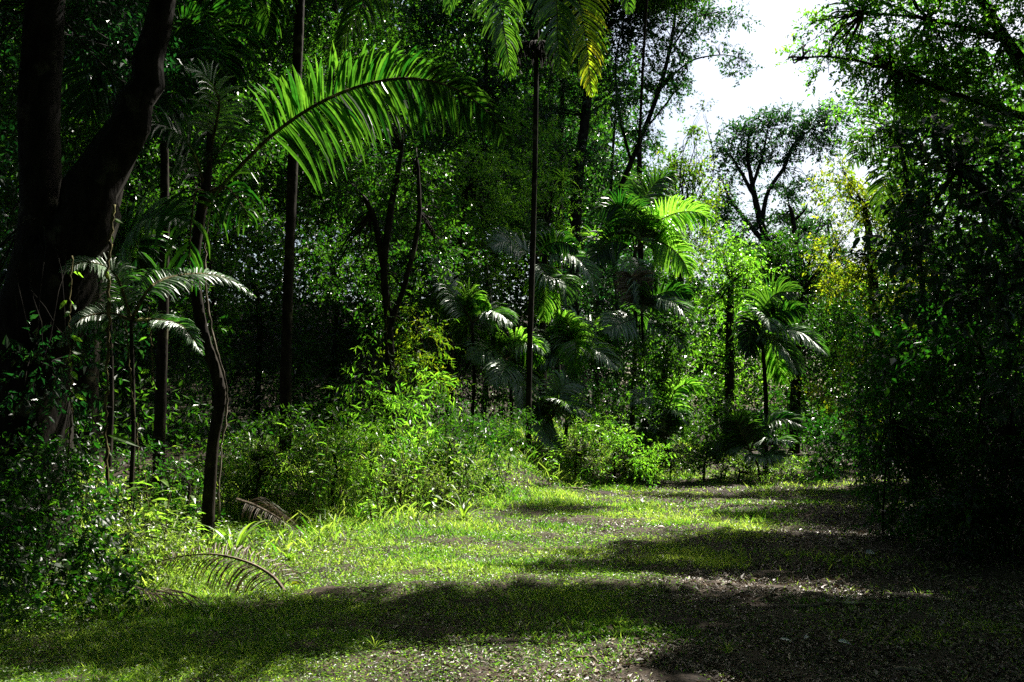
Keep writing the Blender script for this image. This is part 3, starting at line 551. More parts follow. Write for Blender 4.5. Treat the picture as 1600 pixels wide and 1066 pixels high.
BACK = [  # label, px, base r, depth, blobs, material, leaf, cov
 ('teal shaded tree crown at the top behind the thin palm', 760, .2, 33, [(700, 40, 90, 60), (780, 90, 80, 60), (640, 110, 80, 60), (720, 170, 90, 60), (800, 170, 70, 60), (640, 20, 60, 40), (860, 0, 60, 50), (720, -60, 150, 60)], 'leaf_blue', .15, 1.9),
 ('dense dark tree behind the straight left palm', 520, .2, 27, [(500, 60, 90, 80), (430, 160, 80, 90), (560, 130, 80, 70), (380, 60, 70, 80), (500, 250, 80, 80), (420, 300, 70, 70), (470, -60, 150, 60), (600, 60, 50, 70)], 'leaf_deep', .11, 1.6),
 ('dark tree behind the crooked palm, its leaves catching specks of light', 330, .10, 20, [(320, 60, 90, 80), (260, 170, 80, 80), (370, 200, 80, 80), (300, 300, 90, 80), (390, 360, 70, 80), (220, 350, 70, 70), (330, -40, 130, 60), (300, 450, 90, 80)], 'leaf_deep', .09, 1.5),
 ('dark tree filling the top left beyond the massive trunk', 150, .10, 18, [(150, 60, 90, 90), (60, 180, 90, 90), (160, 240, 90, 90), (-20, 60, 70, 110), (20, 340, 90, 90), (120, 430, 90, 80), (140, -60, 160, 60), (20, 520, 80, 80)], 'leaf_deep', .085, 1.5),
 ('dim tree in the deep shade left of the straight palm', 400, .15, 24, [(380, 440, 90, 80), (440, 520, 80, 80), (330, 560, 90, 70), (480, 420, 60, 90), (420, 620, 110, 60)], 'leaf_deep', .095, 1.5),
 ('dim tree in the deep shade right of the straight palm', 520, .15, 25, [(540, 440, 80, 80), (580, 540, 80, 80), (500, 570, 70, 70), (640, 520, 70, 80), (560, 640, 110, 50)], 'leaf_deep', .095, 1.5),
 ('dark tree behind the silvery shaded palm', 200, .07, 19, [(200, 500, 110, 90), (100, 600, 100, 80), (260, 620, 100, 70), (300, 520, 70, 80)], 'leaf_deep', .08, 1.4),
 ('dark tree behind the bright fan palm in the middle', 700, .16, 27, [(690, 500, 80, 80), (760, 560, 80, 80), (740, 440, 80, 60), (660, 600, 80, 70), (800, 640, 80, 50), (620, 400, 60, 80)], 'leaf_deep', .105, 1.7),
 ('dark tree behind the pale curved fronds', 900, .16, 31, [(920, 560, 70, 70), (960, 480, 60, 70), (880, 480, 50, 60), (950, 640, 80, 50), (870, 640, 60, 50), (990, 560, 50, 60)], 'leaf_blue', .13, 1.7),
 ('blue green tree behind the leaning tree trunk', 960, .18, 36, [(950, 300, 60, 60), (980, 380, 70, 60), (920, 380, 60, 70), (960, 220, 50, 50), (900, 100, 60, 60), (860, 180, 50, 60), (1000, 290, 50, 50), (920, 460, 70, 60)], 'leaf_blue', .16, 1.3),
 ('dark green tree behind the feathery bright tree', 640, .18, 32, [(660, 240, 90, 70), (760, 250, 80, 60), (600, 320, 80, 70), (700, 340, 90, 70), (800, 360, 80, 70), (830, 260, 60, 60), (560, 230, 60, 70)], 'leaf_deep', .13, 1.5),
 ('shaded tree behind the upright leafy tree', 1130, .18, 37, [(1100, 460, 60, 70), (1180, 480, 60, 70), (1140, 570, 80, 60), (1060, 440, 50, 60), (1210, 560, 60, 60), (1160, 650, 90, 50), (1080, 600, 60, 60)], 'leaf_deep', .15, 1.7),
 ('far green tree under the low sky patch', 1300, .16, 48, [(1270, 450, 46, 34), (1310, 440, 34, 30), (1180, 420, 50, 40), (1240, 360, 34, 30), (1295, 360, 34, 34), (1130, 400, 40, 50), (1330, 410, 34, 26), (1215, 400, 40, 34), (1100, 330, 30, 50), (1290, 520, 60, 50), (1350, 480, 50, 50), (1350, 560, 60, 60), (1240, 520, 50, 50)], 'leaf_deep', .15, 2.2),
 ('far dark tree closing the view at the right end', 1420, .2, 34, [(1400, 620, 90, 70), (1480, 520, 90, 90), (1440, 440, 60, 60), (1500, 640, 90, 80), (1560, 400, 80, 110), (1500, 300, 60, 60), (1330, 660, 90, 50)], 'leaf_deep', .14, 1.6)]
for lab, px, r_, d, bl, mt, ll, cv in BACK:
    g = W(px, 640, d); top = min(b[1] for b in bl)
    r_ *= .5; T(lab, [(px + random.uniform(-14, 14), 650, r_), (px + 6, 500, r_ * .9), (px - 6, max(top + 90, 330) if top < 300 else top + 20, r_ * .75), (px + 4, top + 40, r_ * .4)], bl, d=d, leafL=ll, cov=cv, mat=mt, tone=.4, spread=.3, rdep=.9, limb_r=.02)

# the far wood that closes the gaps between the trunks
mb = MB()
def far(px0, px1, top, d, n, ll):
    px = RS.uniform(px0, px1, n); dd = d + RS.rand(n) * 6
    x = (px - 800) / F * dd; g = gz(x, dd)
    tz = EYE + (HOR - top - 24 * N1(px * .02, 0 * px) - 10 * N2(px * .08, 0 * px)) / F * dd
    z = g + (tz - g) * RS.rand(n) ** .8
    P = np.stack([x, dd, z], 1)
    leaves(mb, P, rdir(n) * [1, 1, .5] + [0, 0, -.3], norm(rdir(n) + [0, 0, .8]), ll * (.6 + .8 * RS.rand(n)), ll * .55, np.clip(.4 + .2 * RS.randn(n), 0, 1))
far(-500, 560, -60, 50, 60000, .34); far(-350, 1000, 60, 56, 50000, .38); far(560, 1060, 240, 50, 26000, .34); far(1000, 1330, 440, 60, 16000, .32); far(1290, 1900, 430, 52, 26000, .36); far(1400, 2000, 60, 50, 30000, .36)
def wall(x0, y0, x1, y1, top, n, ll, thick=3.0):
    t = RS.rand(n); x = x0 + (x1 - x0) * t + RS.randn(n) * thick; y = y0 + (y1 - y0) * t + RS.randn(n) * thick; g = gz(x, y)
    z = g + (top * (1 + .12 * N1(x, y, .4)) - g) * RS.rand(n) ** .9; P = np.stack([x, y, z], 1)
    leaves(mb, P, rdir(n) + [0, 0, -.3], norm(rdir(n) + [0, 0, .5]), ll * (.6 + .8 * RS.rand(n)), ll * .55, np.clip(.4 + .2 * RS.randn(n), 0, 1))
wall(-24, -12, -20, 62, 18, 60000, .36); wall(-24, -14, 26, -14, 20, 36000, .45); wall(17, -12, 18.5, 38, 13, 60000, .34, 1.1); wall(24, 38, 32, 60, 9, 12000, .4, 1.0)  # leaf walls added around the view to block sky fill
tag(mb.build('far_forest', MATS['leaf_deep']), 'shadowy leafy wood closing the view behind all the trunks, plus leaf walls added to block sky light', 'forest', kind='stuff')

# unseen canopy leaves added over the left and overhead to cut sky light
mb = MB(); n = 150000; x = RS.uniform(-24, 18, n); y = RS.uniform(-14, 60, n)
top = EYE + (HOR + 60) / F * np.maximum(y, 0)
z = np.maximum(11.0, top) + RS.rand(n) * 3
keep = ((x < -3.5) & (y > 8) & (y < 46) & (N1(x, y, .45) < .85)) | ((y < 11.6) & (x < 16)) | ((y < 16) & (x > 8.2) & (x < 16)) | ((x > 10.5) & (x > .57 * y) & (y < 42)) | ((y < 17) & (x < -1.5)) ; x, y, z = x[keep], y[keep], z[keep]; n = len(x)
leaves(mb, np.stack([x, y, z], 1), rdir(n), norm(rdir(n) * .7 + [0, 0, 1]), .5, .3, np.clip(.4 + .2 * RS.randn(n), 0, 1))
n = 130000; y = RS.uniform(34, 75, n); x = -32 + RS.rand(n) * (.10 * y + 32); z = 15.5 + 4 * RS.rand(n) + .8 * N1(x, y, .5)  # higher leaf layer added to shade the far trees
leaves(mb, np.stack([x, y, z], 1), rdir(n), norm(rdir(n) * .7 + [0, 0, 1]), .32, .2, np.clip(.4 + .2 * RS.randn(n), 0, 1))
tag(mb.build('canopy', MATS['leaf_deep']), 'leaf canopy added overhead, mostly unseen, to shade the left and the back', 'canopy', kind='stuff')
# dim plants covering the forest floor behind the first shrubs
mb = MB(); n = 90000; y = RS.uniform(14, 52, n); x = RS.uniform(-.62, .62, n) * y; e = edge_dist(x, y); k = (e > 2.0) & (N1(x, y, .8) + .8 > RS.rand(n)); x, y = x[k], y[k]; n = len(x)
hh = (.25 + 1.1 * np.clip(.5 + .5 * N2(x, y, .7), 0, 1.4)) * sstep(1.5, 5, edge_dist(x, y))
leaves(mb, np.stack([x, y, gz(x, y) + hh * RS.rand(n)], 1), rdir(n), norm(rdir(n) * .7 + [0, 0, 1]), .10 + .08 * RS.rand(n), .055, np.clip(.4 + .2 * RS.randn(n), 0, 1))
tag(mb.build('undergrowth', MATS['leaf_deep']), 'dim leafy undergrowth on the shaded forest floor', 'undergrowth', kind='stuff')

# ------------------------------------------------------------------ shrubs along the edge
def shrub(label, d, blobs, leafL, cov, mat, tone=.5, **kw):
    b = blobs[0]
    return tree(label, [(b[0], b[1] + b[3] * .9, .025), (b[0] + 6, b[1] + b[3] * .2, .02), (b[0] + 2, b[1] - b[3] * .2, .012)], blobs, d=d, leafL=leafL, cov=cov, mat=mat, tone=tone, cat='shrub', name='shrub', limb_r=.009, k=7, tr=.0018, **kw)
shrub('dense dark bush filling the bottom left corner', 8.6, [(60, 780, 90, 80), (30, 880, 100, 90, -.5), (130, 860, 70, 80, -.4), (60, 720, 60, 50, .3), (160, 930, 50, 60, -.7), (120, 740, 50, 50), (60, 950, 90, 40, -1.2), (0, 820, 60, 100, -1)], .06, 2.6, 'leaf_deep', .3, full=True)  # darker leaf tone stands in for shade on this bush
shrub('sunlit tangled weed bush between the dark corner bush and the dry frond', 9.2, [(195, 820, 46, 50), (240, 870, 50, 40, -.2), (190, 900, 50, 40, -.5), (160, 760, 40, 40), (285, 845, 36, 26), (220, 930, 40, 26, -.6)], .05, 1.4, 'weed', .7, full=True, wr=.35)
shrub('creeper covered mound right of the crooked palm', 13.6, [(400, 730, 46, 50), (450, 695, 46, 36), (385, 780, 36, 36), (440, 760, 60, 50), (492, 715, 30, 50), (415, 672, 26, 18), (470, 650, 22, 16), (365, 700, 20, 30)], .055, 1.5, 'leaf_deep', .55, wr=.34)  # deep leaf colour stands in for shade on the mound
shrub('wispy fine leaved bush right of the creeper covered mound', 14.3, [(520, 725, 40, 46), (565, 755, 46, 40), (505, 785, 46, 30), (545, 680, 26, 34), (525, 650, 14, 26), (585, 700, 26, 30)], .09, .75, 'leaf_bright', .5, wr=.24, droop=.6, per=7)
shrub('bamboo like shrub with long narrow lit leaves in the middle', 16, [(580, 640, 40, 50), (620, 610, 36, 50, .4), (560, 590, 22, 30), (575, 545, 14, 24), (690, 600, 26, 30, .5), (600, 680, 60, 40, -.4), (660, 650, 50, 46)], .13, .95, 'leaf_bright', .5, wr=.22, droop=.7, per=7)
shrub('taller feathery bamboo like shrub with yellow tips', 18, [(650, 500, 30, 30), (670, 530, 34, 40), (640, 560, 26, 34), (665, 580, 40, 40)], .10, 1.3, 'leaf_yellow', .2, wr=.24, droop=.6)
shrub('dark glossy shrub at the edge left of the thin palm base', 16.5, [(700, 700, 50, 40), (750, 690, 50, 45, .5), (660, 720, 46, 36), (790, 680, 40, 46, 1.5), (720, 650, 50, 40, 1)], .075, 1.6, 'leaf_deep', .4, wr=.34, droop=.6)
shrub('fine leaved mound of weeds before the dark glossy shrub', 15.2, [(620, 770, 60, 30), (680, 770, 50, 26, .4), (560, 790, 50, 26, -.4), (730, 770, 46, 20, 1)], .06, .8, 'weed', .5, wr=.25)
shrub('bright knee high bush right of the thin palm base', 20.5, [(895, 705, 40, 30), (930, 690, 50, 46, .3), (970, 710, 46, 34), (905, 660, 36, 36, .8), (1000, 720, 40, 26)], .085, 1.05, 'leaf_bright', .5, wr=.32)
shrub('leafy bush with round leaves behind the bright knee high bush', 22, [(960, 650, 46, 40), (920, 640, 40, 36), (1000, 670, 40, 34)], .08, 1.7, 'leaf_deep', .6)
shrub('greyish leaved shrub left of the far fern like palm', 21.8, [(1100, 690, 40, 46), (1130, 660, 36, 46, .4), (1080, 720, 34, 26), (1120, 725, 36, 22)], .075, 1.8, 'leaf_deep', .6)
shrub('little sunlit shrub at the far end of the grass', 21.4, [(1150, 735, 26, 16), (1215, 735, 26, 14, .1), (1245, 735, 10, 22, .2), (1180, 742, 20, 10)], .06, 1.7, 'leaf_bright', .8)
shrub('dark leafy bush behind the crooked palm base', 12.6, [(290, 760, 50, 50), (240, 740, 50, 50, .4), (310, 820, 40, 36), (200, 760, 40, 50, .6)], .06, 1.1, 'leaf_deep', .3)
shrub('shadowed bush at the foot of the right hand tree wall', 15, [(1450, 700, 60, 70), (1390, 760, 50, 36), (1500, 760, 60, 46), (1340, 760, 30, 16, 3)], .07, 1.7, 'leaf_deep', .3)
shrub('dark bush on the far left below the massive trunk', 10.2, [(50, 680, 60, 60), (-10, 760, 60, 80), (110, 690, 40, 50)], .06, 1.6, 'leaf_deep', .35)

# ------------------------------------------------------------------ single plants
def seedling(label, px, d, h, n, L, wr, mat='leaf_bright', lean=.1, tone=.7, name='leafy_plant', cat='plant', dz=0, stems=1, group=None):
    b = G(px, d, dz); o = root(name, b, label, cat, group); ms = MB(); ml = MB()
    for s in range(stems):
        a = RS.rand() * 6.28; top = np.array(b) + [math.cos(a) * lean * h * 2 + .0, math.sin(a) * lean * h * 2, h * (.8 + .3 * RS.rand())]
        st = np.array(b) + ([RS.randn() * .06, RS.randn() * .06, -.03] if stems > 1 else [0, 0, -.03])
        P = cr([st, (st + top) / 2 + [RS.randn() * .03, RS.randn() * .03, .04], top], 24); tube(ms, P, np.linspace(.008, .003, 24), k=5)
        i = np.linspace(5, 23, n).astype(int); az = np.arange(n) * 2.399 + a
        D = np.stack([np.cos(az), np.sin(az), .35 + .3 * RS.randn(n)], 1); LL = L * (.7 + .5 * RS.rand(n))
        leaves(ml, P[i], D, np.tile([0, 0, 1.], (n, 1)) + .2 * RS.randn(n, 3), LL, LL * wr, np.clip(tone + .15 * RS.randn(n), 0, 1), True, curl=.5)
    ms.build('stem', MATS['bark_moss'], o, origin=b); ml.build('leaves', MATS[mat], o, origin=b); return o
seedling('broad leaved plant poking above the creeper covered mound', 437, 13.4, 1.6, 8, .22, .5, lean=.03, tone=.95)
seedling('tall plant with drooping heart leaves on top of the weeds', 515, 14.2, 1.65, 10, .22, .5, lean=.03, tone=.95)
seedling('yellow green plant between the mound and the bamboo like shrub', 541, 14.6, 1.6, 10, .2, .45, lean=.04, tone=.8)
seedling('upright ginger like plant with long blades above the bank', 738, 16.4, 1.1, 9, .36, .2, lean=.08, tone=.95, cat='plant')
seedling('stemmed plant with paired leaves left of the ginger like plant', 700, 16.4, 1.0, 9, .16, .4, tone=.8)
seedling('young shoots beside the crooked palm base, on its left', 305, 10.9, .55, 8, .13, .4, stems=3, tone=.85)
seedling('short leafy weeds at the crooked palm base, on its right', 352, 10.8, .28, 7, .10, .5, stems=5, tone=.85)
seedling('leafy sprout beside the bank weeds left of the lily', 672, 14.6, .42, 8, .13, .45, stems=2, tone=.8)
seedling('low broad leaves beside the shaded tip of the grass', 575, 13.6, .35, 9, .11, .5, stems=4, tone=.7)
WEEDS = ['at the right foot of the creeper covered mound', 'in front of the wispy fine leaved bush', 'right of the wispy fine leaved bush', 'below the bamboo like shrub, left of centre',
 'below the bamboo like shrub, right of centre', 'just left of the paired leaf plant before the dark glossy shrub', 'low before the creeper covered mound', 'between the ginger like plant and the thin palm base', 'immediately left of the thin palm base',
 'inside the bamboo like shrub near its left stems', 'behind the fine leaved mound of weeds', 'at the left edge of the wispy bush', 'right of the thin palm base', 'in front of the bright knee high bush', 'on the right flank of the bright knee high bush',
 'between the crooked palm and the dry frond', 'at the left end of the arching dry frond', 'just left of the crooked palm base', 'right of the bright knee high bush', 'farther right along the sunny far bank', 'before the small palm with pale tips',
 'behind the lone strappy lily', 'under the tall bamboo like stems', 'at the back of the wispy bush']
for i, (px, d) in enumerate([(470, 13.4), (560, 14.4), (590, 14.2), (630, 15.0), (655, 15.4), (690, 15.8), (480, 13.0), (760, 17.2), (785, 17.6), (610, 15.6), (640, 16.2), (530, 14.0), (860, 19.4), (900, 20.2), (940, 20.6), (250, 10.0), (215, 9.6), (275, 10.4), (980, 21.6), (1010, 21.8), (1060, 22.4), (715, 16.6), (575, 15.4), (500, 14.6)]):
    seedling('broad leaved weed ' + WEEDS[i], px, d, .4 + .9 * RS.rand(), 11, .12 + .09 * RS.rand(), .28 + .25 * RS.rand(), stems=3, tone=.5 + .4 * RS.rand(), lean=.12, mat=('leaf_bright', 'cover_mat')[i % 2], name='broad_leaved_weed', group='broad leaved weeds on the bank')
def rosette(label, px, d, n, L, wd, mat='cover_mat', el=(45, 85), name='lily_plant', cat='plant', dz=0):
    b = G(px, d, dz); return bromeliad((b.x, b.y, b.z), n, L, label, wd=wd, mat=mat, name=name, cat=cat, el=el)
rosette('strappy lily plant standing alone on the grassy bank', 725, 14.8, 9, .5, .035)
rosette('strap leaved lily right of the crooked palm base', 372, 11.0, 9, .7, .045, el=(40, 80))
rosette('small spiky plant at the near side of the lily by the palm base', 455, 10.8, 10, .28, .03, el=(20, 70))
rosette('grass like sprout with a bent blade near the bottom middle', 385, 6.5, 14, .17, .006, mat='grass_mat', name='grass_tuft')
rosette('grass tuft with long blades in the bottom middle of the shade', 590, 6.6, 22, .17, .006, mat='grass_mat', name='grass_tuft')
rosette('grass tuft lit at the bottom right of the middle', 1130, 6.6, 22, .18, .006, mat='grass_mat', name='grass_tuft')
rosette('yellow grass sprout among the litter right of the middle', 1225, 11, 18, .17, .008, mat='grass_mat', name='grass_tuft')
b = W(165, 678, 9.0); o = root('bent_leaf_plant', G(110, 9.0), 'plant holding one long bright green blade over the left bush', 'plant'); m2 = MB(); ms = MB()
tube(ms, cr([tuple(G(110, 9.0, -.05)), tuple(W(125, 760, 9.0)), tuple(W(166, 678, 9.0))], 14), .006, k=5)
leaves(m2, np.array([W(168, 680, 9.0)]), np.array([[1, 0, -.22]]), np.array([[.1, -.8, .7]]), .30, .06, np.array([.95]), True)
leaves(m2, np.array([W(166, 700, 9.0)]), np.array([[.7, 0, -.7]]), np.array([[.4, -.6, .7]]), .14, .03, np.array([.9]), True)
ms.build('stem', MATS['bark_moss'], o, origin=o.location); m2.build('leaf', MATS['frond_green'], o, origin=o.location)

# ------------------------------------------------------------------ fallen things on the ground
g0 = W(440, 925, 8.7); o = root('fallen_frond', (g0.x, g0.y, float(gz(g0.x, g0.y))), 'dry brown palm frond arching over the grass edge on the left', 'fallen frond')
frond(o, PP([(448, 928, 8.65), (425, 900, 8.8), (385, 878, 8.95), (330, 866, 9.1), (270, 872, 9.25), (205, 890, 9.4)]), up=(0, -.55, .8), LL=.42, n=62, wid=.014, grav=2.8, mat='frond_dry', rib='dry_wood', r0=.018, s0=.05, fwd=(70, 50), name='midrib_and_leaflets')
g0 = W(250, 960, 8.2); o = root('fallen_frond', (g0.x, g0.y, float(gz(g0.x, g0.y))), 'small heap of dry brown frond stalks below the arching dry frond', 'fallen frond'); mb = MB()
for i in range(12):
    a = W(205 + i * 5 + RS.randn() * 3, 925 + RS.randn() * 4, 8.5); e = W(235 + i * 9, 975 + RS.randn() * 8, 8.0); e.z = float(gz(e.x, e.y)) + .02; tube(mb, cr([tuple(a), tuple(a.lerp(e, .5) + Vector((0, 0, .05))), tuple(e)], 8), .006, k=5)
mb.build('stalks', MATS['dry_wood'], o, origin=o.location)
g0 = G(430, 12.4); o = root('fallen_frond', g0, 'brown dead frond lying against the creeper covered mound', 'fallen frond')
frond(o, PP([(370, 780, 12.7), (400, 790, 12.5), (440, 812, 12.2), (480, 840, 12.0)]), up=(0, -.6, .8), LL=.3, n=46, wid=.007, grav=2, mat='frond_dry', rib='dry_wood', name='midrib_and_leaflets')
g0 = G(35, 6.2); o = root('fern', g0, 'pale fern frond curling at the bottom left corner', 'fern')
frond(o, [tuple(G(-5, 6.15)), tuple(G(5, 6.2, .09)), tuple(G(22, 6.35, .13)), tuple(G(50, 6.5, .13))], up=(0, -.5, .9), LL=.03, n=26, wid=.012, grav=.3, mat='leaf_bright', r0=.004, s0=.05, tone=.95)
def gpix(px, py):   # the ground seen at a picture point
    d = EYE * F / max(py - HOR, 30)
    for _ in range(12):
        z = float(gz((px - 800) / F * d, d)); d = .5 * d + .5 * (EYE - z) * F / max(py - HOR, 30)
    return Vector(((px - 800) / F * d, d, float(gz((px - 800) / F * d, d))))
def stick(label, a, b, r, bend=.06, name='fallen_stick', cat='stick'):
    A = gpix(*a); B = gpix(*b); o = root(name, A, label, cat); mb = MB(); A.z += r * 1.1; B.z += r * 1.1; M = A.lerp(B, .5); M.x += bend * .5; M.z += bend * .4
    P = cr([tuple(A), tuple(M), tuple(B)], 18); P[1:-1] += RS.randn(16, 3) * r * .25
    tube(mb, P, np.linspace(r, r * .6, 18), k=8, rough=.1)
    if r > .012:
        i = 9; tube(mb, cr([P[i], P[i] + [.08, .05, .05], P[i] + [.2, .1, .04]], 7), np.linspace(r * .5, r * .2, 7), k=6)
    mb.build('wood', MATS['dry_wood'], o, origin=o.location, smooth=True)
for a in [('long straight stick lying across the right of the clearing', (1235, 946), (1372, 944), .016), ('thin pale stick in front of the long straight stick', (1300, 964), (1372, 968), .009),
          ('curved pale stick in the dark litter at the lower right', (1362, 1004), (1390, 978), .012), ('thin stick in the shadow left of the white fallen leaf', (1352, 860), (1395, 861), .012),
          ('short forked stick on the lit litter', (1170, 938), (1208, 928), .014), ('pale twig in the brown patch near the bottom middle', (895, 1022), (935, 1032), .010),
          ('slim twig by the small grass tuft at the lower middle', (1000, 892), (1035, 880), .008), ('dark stick on the brown bank patch', (883, 763), (925, 769), .02),
          ('thin twig leaning across the dark litter at the far lower right', (1462, 1010), (1500, 1000), .009), ('short stout stick at the bottom right of the frame', (1385, 1040), (1440, 1052), .012),
          ('pale curved twig at the end of the mossy litter', (1340, 930), (1350, 915), .012)]: stick(*a)
def fallen_leaf(label, px, py, L, wr, mat, tone, az=.5, lift=.04, tilt=.3):
    L *= .7; p = gpix(px, py); p.z += lift; o = root('fallen_leaf', p, label, 'leaf'); mb = MB()
    leaves(mb, np.array([[0., 0, 0]]) - .5 * L * np.array([[math.cos(az), math.sin(az), 0]]), np.array([[math.cos(az), math.sin(az), tilt * .3]]), np.array([[0, -tilt, 1.]]), L, L * wr, np.array([tone]), True, curl=.55)
    mb.build('blade', MATS[mat], o)
leaf_mat('leaf_lemon', (.35, .42, .02), (.40, .48, .03), (.5, .6, .02), (.55, .65, .03), fac=.4)
leaf_mat('leaf_ashen', (.38, .40, .42), (.5, .52, .54), (.2, .2, .2), (.25, .25, .25), fac=.15)
fallen_leaf('bright yellow fallen leaf beside the tip of the dry frond', 466, 916, .14, .45, 'leaf_lemon', .9, az=-.5, tilt=1.4)
fallen_leaf('large white curled dead leaf in the dark litter on the right', 1356, 866, .24, .5, 'leaf_ashen', .9, az=.3, tilt=.8)
fallen_leaf('lime green leaf on the grass before the weeds on the left', 514, 864, .13, .45, 'leaf_lemon', .3, az=.9, tilt=1.2)
fallen_leaf('blue grey fallen leaf standing on edge at the lower right', 1254, 998, .12, .4, 'leaf_ashen', .2, az=.7, tilt=1.3)
fallen_leaf('pale dead leaf in the lit patch at the bottom right', 1222, 1000, .15, .3, 'leaf_ashen', .8, az=0, tilt=.5)
fallen_leaf('pale grey leaf in the bottom right shade beside the curved stick', 1310, 1004, .12, .45, 'leaf_ashen', .5, az=-.3, tilt=.6)
fallen_leaf('white leaf on the far bank before the rounded tree', 975, 741, .15, .5, 'leaf_ashen', .9, az=-.6, tilt=.9)

# ------------------------------------------------------------------ grass, ground cover and litter (nobody could count them)
def scatter(n, far_=27.0, near=5.0, xlo=-9, xhi=12):
    d = near * (far_ / near) ** (RS.rand(n) ** 1.0); px = RS.uniform(-60, 1660, n); x = (px - 800) / F * d
    return x, d
def litterness(x, y):   # how bare and littered the ground is: grows to the right, in patches
    return sstep(-.2, 1.3, .55 * N1(x, y, .9) + .35 * N3(x, y, 2.2) + .32 * (x - .12 * y + .4)) * .8 + .75 * sstep(-.3, 1.6, x - .5 - .62 * np.maximum(0, y - 9.5) + .5 * N1(x, y, 1.1)) - .25 * sstep(13, 16, y) - .45 * (1 - sstep(.2, 1.2, x)) * (1 - sstep(8, 9.5, y))
x, y = scatter(520000); e = edge_dist(x, y); lt = litterness(x, y)
tuft = .5 + .5 * N2(x, y, 3.2)
keep = (RS.rand(len(x)) < np.clip((1.05 - lt) * (.12 + .7 * np.clip(tuft, 0, 1.5) ** 1.3), .03, 1)) & (e < 3.2) & (x < 8)
x, y, e, lt = x[keep], y[keep], e[keep], lt[keep]; n = len(x)
z = gz(x, y); h = (.028 + .045 * RS.rand(n) ** 2) * (1 + .5 * np.clip(N3(x, y, 1.3), -1, 1.5)) * (1 + .08 * np.clip(y - 8, 0, 12)) + .05 * sstep(-.8, 1.4, e)
az = RS.rand(n) * 6.28; D = np.stack([np.cos(az) * .7, np.sin(az) * .7, .5 + .8 * RS.rand(n)], 1); D = norm(D)
S = norm(np.cross(D, rdir(n))); wd = (.0022 + .0022 * RS.rand(n))[:, None] * (y[:, None] * .09 + .45)
P = np.stack([x, y, z - .004], 1); h = h[:, None]; M = P + D * h * .55; Tp = P + D * h + np.array([0, 0, -1.]) * h * .25 * RS.rand(n, 1)
V = np.stack([P - S * wd, P + S * wd, M + S * wd * .8, M - S * wd * .8, Tp], 1); b = np.arange(n)[:, None] * 5
mb = MB(); mb.add(V.reshape(-1, 3), b + [3, 2, 4], b + [0, 1, 2, 3], np.repeat(np.clip(.42 + .27 * RS.randn(n) + .2 * N1(x, y, 1.5), 0, 1), 5))
tag(mb.build('grass', MATS['grass_mat']), 'short bright green grass over the clearing', 'grass', kind='stuff')
# taller blades and thin stems along the edge of the clearing
n = 34000; d = RS.uniform(7.5, 24, n); px = RS.uniform(120, 1340, n); x = (px - 800) / F * d; y = d; e = edge_dist(x, y)
k = (e > -.25) & (e < 3.4) & (RS.rand(n) < np.clip(.55 + .5 * N3(x, y, 1.6), .05, 1)); x, y, e = x[k], y[k], e[k]; n = len(x)
h = ((.10 + .42 * RS.rand(n) ** 1.6 + .35 * (RS.rand(n) > .93) * sstep(11, 14, y)) * sstep(-.6, .8, e) + .05)[:, None] * (.75 + .35 * np.clip(N2(x, y, 1.1), -1, 1))[:, None]
az = RS.rand(n) * 6.28; D = norm(np.stack([np.cos(az) * .45, np.sin(az) * .45, np.ones(n)], 1)); Hd = np.stack([np.cos(az), np.sin(az), 0 * az], 1); S = norm(np.cross(D, rdir(n)))
P = np.stack([x, y, gz(x, y) - .01], 1); M = P + D * h * .6; M2 = P + D * h * .9 + Hd * h * .22; Tp = M2 + Hd * h * .30 - [0, 0, 1.] * h * .16 * RS.rand(n, 1)
wd = (.004 + .005 * RS.rand(n) + .007 * (RS.rand(n) > .85))[:, None]
V = np.stack([P - S * wd, P + S * wd, M - S * wd, M + S * wd, M2 - S * wd * .8, M2 + S * wd * .8, Tp], 1); b = np.arange(n)[:, None] * 7
mb = MB(); mb.add(V.reshape(-1, 3), b + [4, 5, 6], np.concatenate([b + [0, 1, 3, 2], b + [2, 3, 5, 4]]), np.repeat(np.clip(.5 + .25 * RS.randn(n), 0, 1), 7))
tag(mb.build('tall_grass', MATS['grass_mat']), 'taller arching grass blades along the edge of the bank', 'tall grass', kind='stuff')
# small round leaved weeds close to the ground
x, y = scatter(240000); e = edge_dist(x, y); lt = litterness(x, y)
keep = (RS.rand(len(x)) < np.clip((.95 - lt) * .8 + .5 * sstep(-.5, .6, e), .05, 1)) & (e < 4.5) & (x < 7.5)
x, y, e = x[keep], y[keep], e[keep]; n = len(x)
hgt = .012 + .03 * RS.rand(n) + RS.rand(n) * .28 * sstep(-.4, .9, e) * np.clip(.7 + .5 * N3(x, y, 1.7), .1, 1.5)
P = np.stack([x, y, gz(x, y) + hgt], 1); az = RS.rand(n) * 6.28
L = (.014 + .016 * RS.rand(n)) * (1 + .6 * sstep(-.2, 1, e)) * (y * .055 + .6)
mb = MB(); leaves(mb, P, np.stack([np.cos(az), np.sin(az), .3 * RS.randn(n)], 1), norm(rdir(n) * .6 + [0, 0, 1.]), L, L * .5, np.clip(.5 + .2 * RS.randn(n), 0, 1))
tag(mb.build('ground_cover', MATS['cover_mat']), 'low small leaved weeds creeping over the bank', 'weeds', kind='stuff')
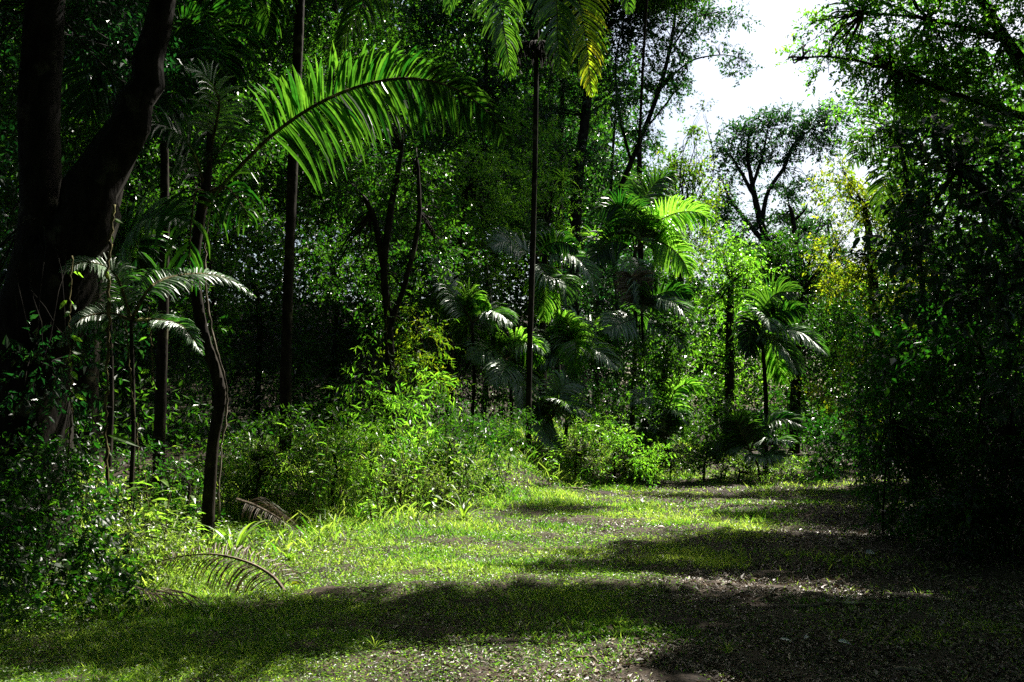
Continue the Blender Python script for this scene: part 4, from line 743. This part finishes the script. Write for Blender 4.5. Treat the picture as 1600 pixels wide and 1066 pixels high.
# leaf litter and bits of twig
x, y = scatter(260000); lt = litterness(x, y)
keep = RS.rand(len(x)) < np.clip(.15 + .9 * lt, 0, 1); x, y = x[keep], y[keep]; n = len(x)
P = np.stack([x, y, gz(x, y) + .006 + .02 * RS.rand(n)], 1); az = RS.rand(n) * 6.28; L = (.018 + .045 * RS.rand(n) ** 2) * (y * .05 + .6) + .07 * RS.rand(n) * (RS.rand(n) > .965)
mb = MB(); leaves(mb, P, np.stack([np.cos(az), np.sin(az), .25 * RS.randn(n)], 1), norm(rdir(n) * .45 + [0, 0, 1.]), L, L * (.18 + .35 * RS.rand(n)), np.clip(.35 + .28 * RS.randn(n), 0, 1), False)
tag(mb.build('leaf_litter', MATS['litter_mat']), 'dead brown leaves and chips strewn over the soil', 'leaf litter', kind='stuff')

# ------------------------------------------------------------------ trees added with unseen boughs above the picture to shape the shade
def over(label, base, trunk_r, shades, leafL=.13, cov=8.0, mat='leaf_deep'):
    """shades: (ground x, ground y, height, radius): a bough between the sun and that spot."""
    bl = []
    for gx, gy, hh, R in shades:
        c = Vector((gx, gy, 0)) + SD * (hh / SD.z); bl.append((c.x, c.y, c.z, np.array([R[0], R[1], R[2]] if isinstance(R, tuple) else [R, R, R * .5])))
    bx, by = base; zb = float(gz(bx, by)); hub = np.mean([np.array(q[:3]) for q in bl], 0)
    o = root('broadleaf_tree', (bx, by, zb), label, 'tree'); top = Vector((bx * .8 + hub[0] * .2, by * .8 + hub[1] * .2, max(4.5, hub[2] - 1.5)))
    trunk_part(o, [(bx, by, zb - .2, trunk_r * 1.2), (bx + .1, by, zb + 3, trunk_r), (*top, trunk_r * .7)], 'bark_dark')
    mb = MB(); tw = MB()
    for x_, y_, z_, R in bl:
        tube(tw, cr([tuple(top), tuple((np.array(top) + [x_, y_, z_]) / 2 + [0, 0, .4]), (x_, y_, z_)], 12), np.linspace(trunk_r * .4, .03, 12), k=6)
        blob_leaves(mb, tw, (x_, y_, z_), R, leafL, cov, root_pt=(x_, y_, z_), limb_r=.02)
    mb.build('crown', MATS[mat], o, origin=o.location); tw.build('branches', MATS['bark_dark'], o, origin=o.location, smooth=True)
def gp(px, py): q = gpix(px, py); return q.x, q.y
over('unseen tree added off to the right, its boughs set to shade the near ground', (9.5, 13), .28,
     [(*gp(60, 1030), 8.2, (.6, .3, .4)), (*gp(330, 1030), 8.2, (.6, .3, .4)), (*gp(330, 965), 8.5, (1.0, .5, .4)), (*gp(480, 975), 8.5, (.9, .6, .5)), (*gp(640, 955), 8.8, (.9, .6, .5)), (*gp(800, 940), 9, (.9, .6, .5)), (*gp(930, 935), 9.2, (.8, .5, .4))])
over('unseen tall tree added right of the clearing, its crown set to shade it', (11.8, 17), .3,
     [(*gp(1130, 940), 9.5, (.7, .3, .4)), (*gp(1180, 1020), 9.5, (.6, .22, .4)), (*gp(1370, 1010), 9.5, (1.0, .9, .5)), (*gp(1480, 960), 9.5, (1.4, 1.1, .6)), (*gp(1120, 850), 10.5, (1.1, .7, .5)), (*gp(1260, 850), 10.5, (1.2, .9, .5)), (*gp(1420, 860), 10.5, (1.5, 1.5, .6)),
      (*gp(1500, 1050), 8.5, (1.3, .7, .5)), (*gp(920, 885), 10.5, (.6, .35, .3))])
over('unseen tree added behind the right margin, its crown set to throw shade bands over the far grass', (15.5, 26), .3,
     [(*gp(1080, 775), 14.5, (1.5, .35, .4)), (*gp(1240, 775), 14.5, (1.5, .5, .4)), (*gp(1400, 780), 14, (1.8, 1.4, .6)), (*gp(870, 795), 14.5, (.7, .5, .4)), (*gp(1380, 820), 13, (1.5, 1.2, .6))])
over('tall tree added far back, its high unseen crown set to darken the middle of the forest', (1.6, 37), .12,
     [(-3.9, 22, 16.5, 2.6), (-5.5, 20, 16.5, 2.6), (-4.0, 25.5, 18, 1.8), (-7.2, 24, 17.5, 2.8), (-8, 18.5, 15.5, 2.4), (-6.2, 18, 14.8, 1.4)])
over('tree added behind the clearing, its unseen bough set to shade the creeper covered mound', (4.6, 36), .12, [(-3.4, 13.6, 12, (.75, .8, .5))])
over('tree added on the left side, its unseen boughs set to keep the massive trunk in shade', (-6.5, 15), .26,
     [(-7.0, 6.8, 11, (.8, .8, .5)), (-6.2, 8.0, 11, (.55, .6, .4)), (-6.9, 9.5, 11, (1.2, 1.0, .7))])
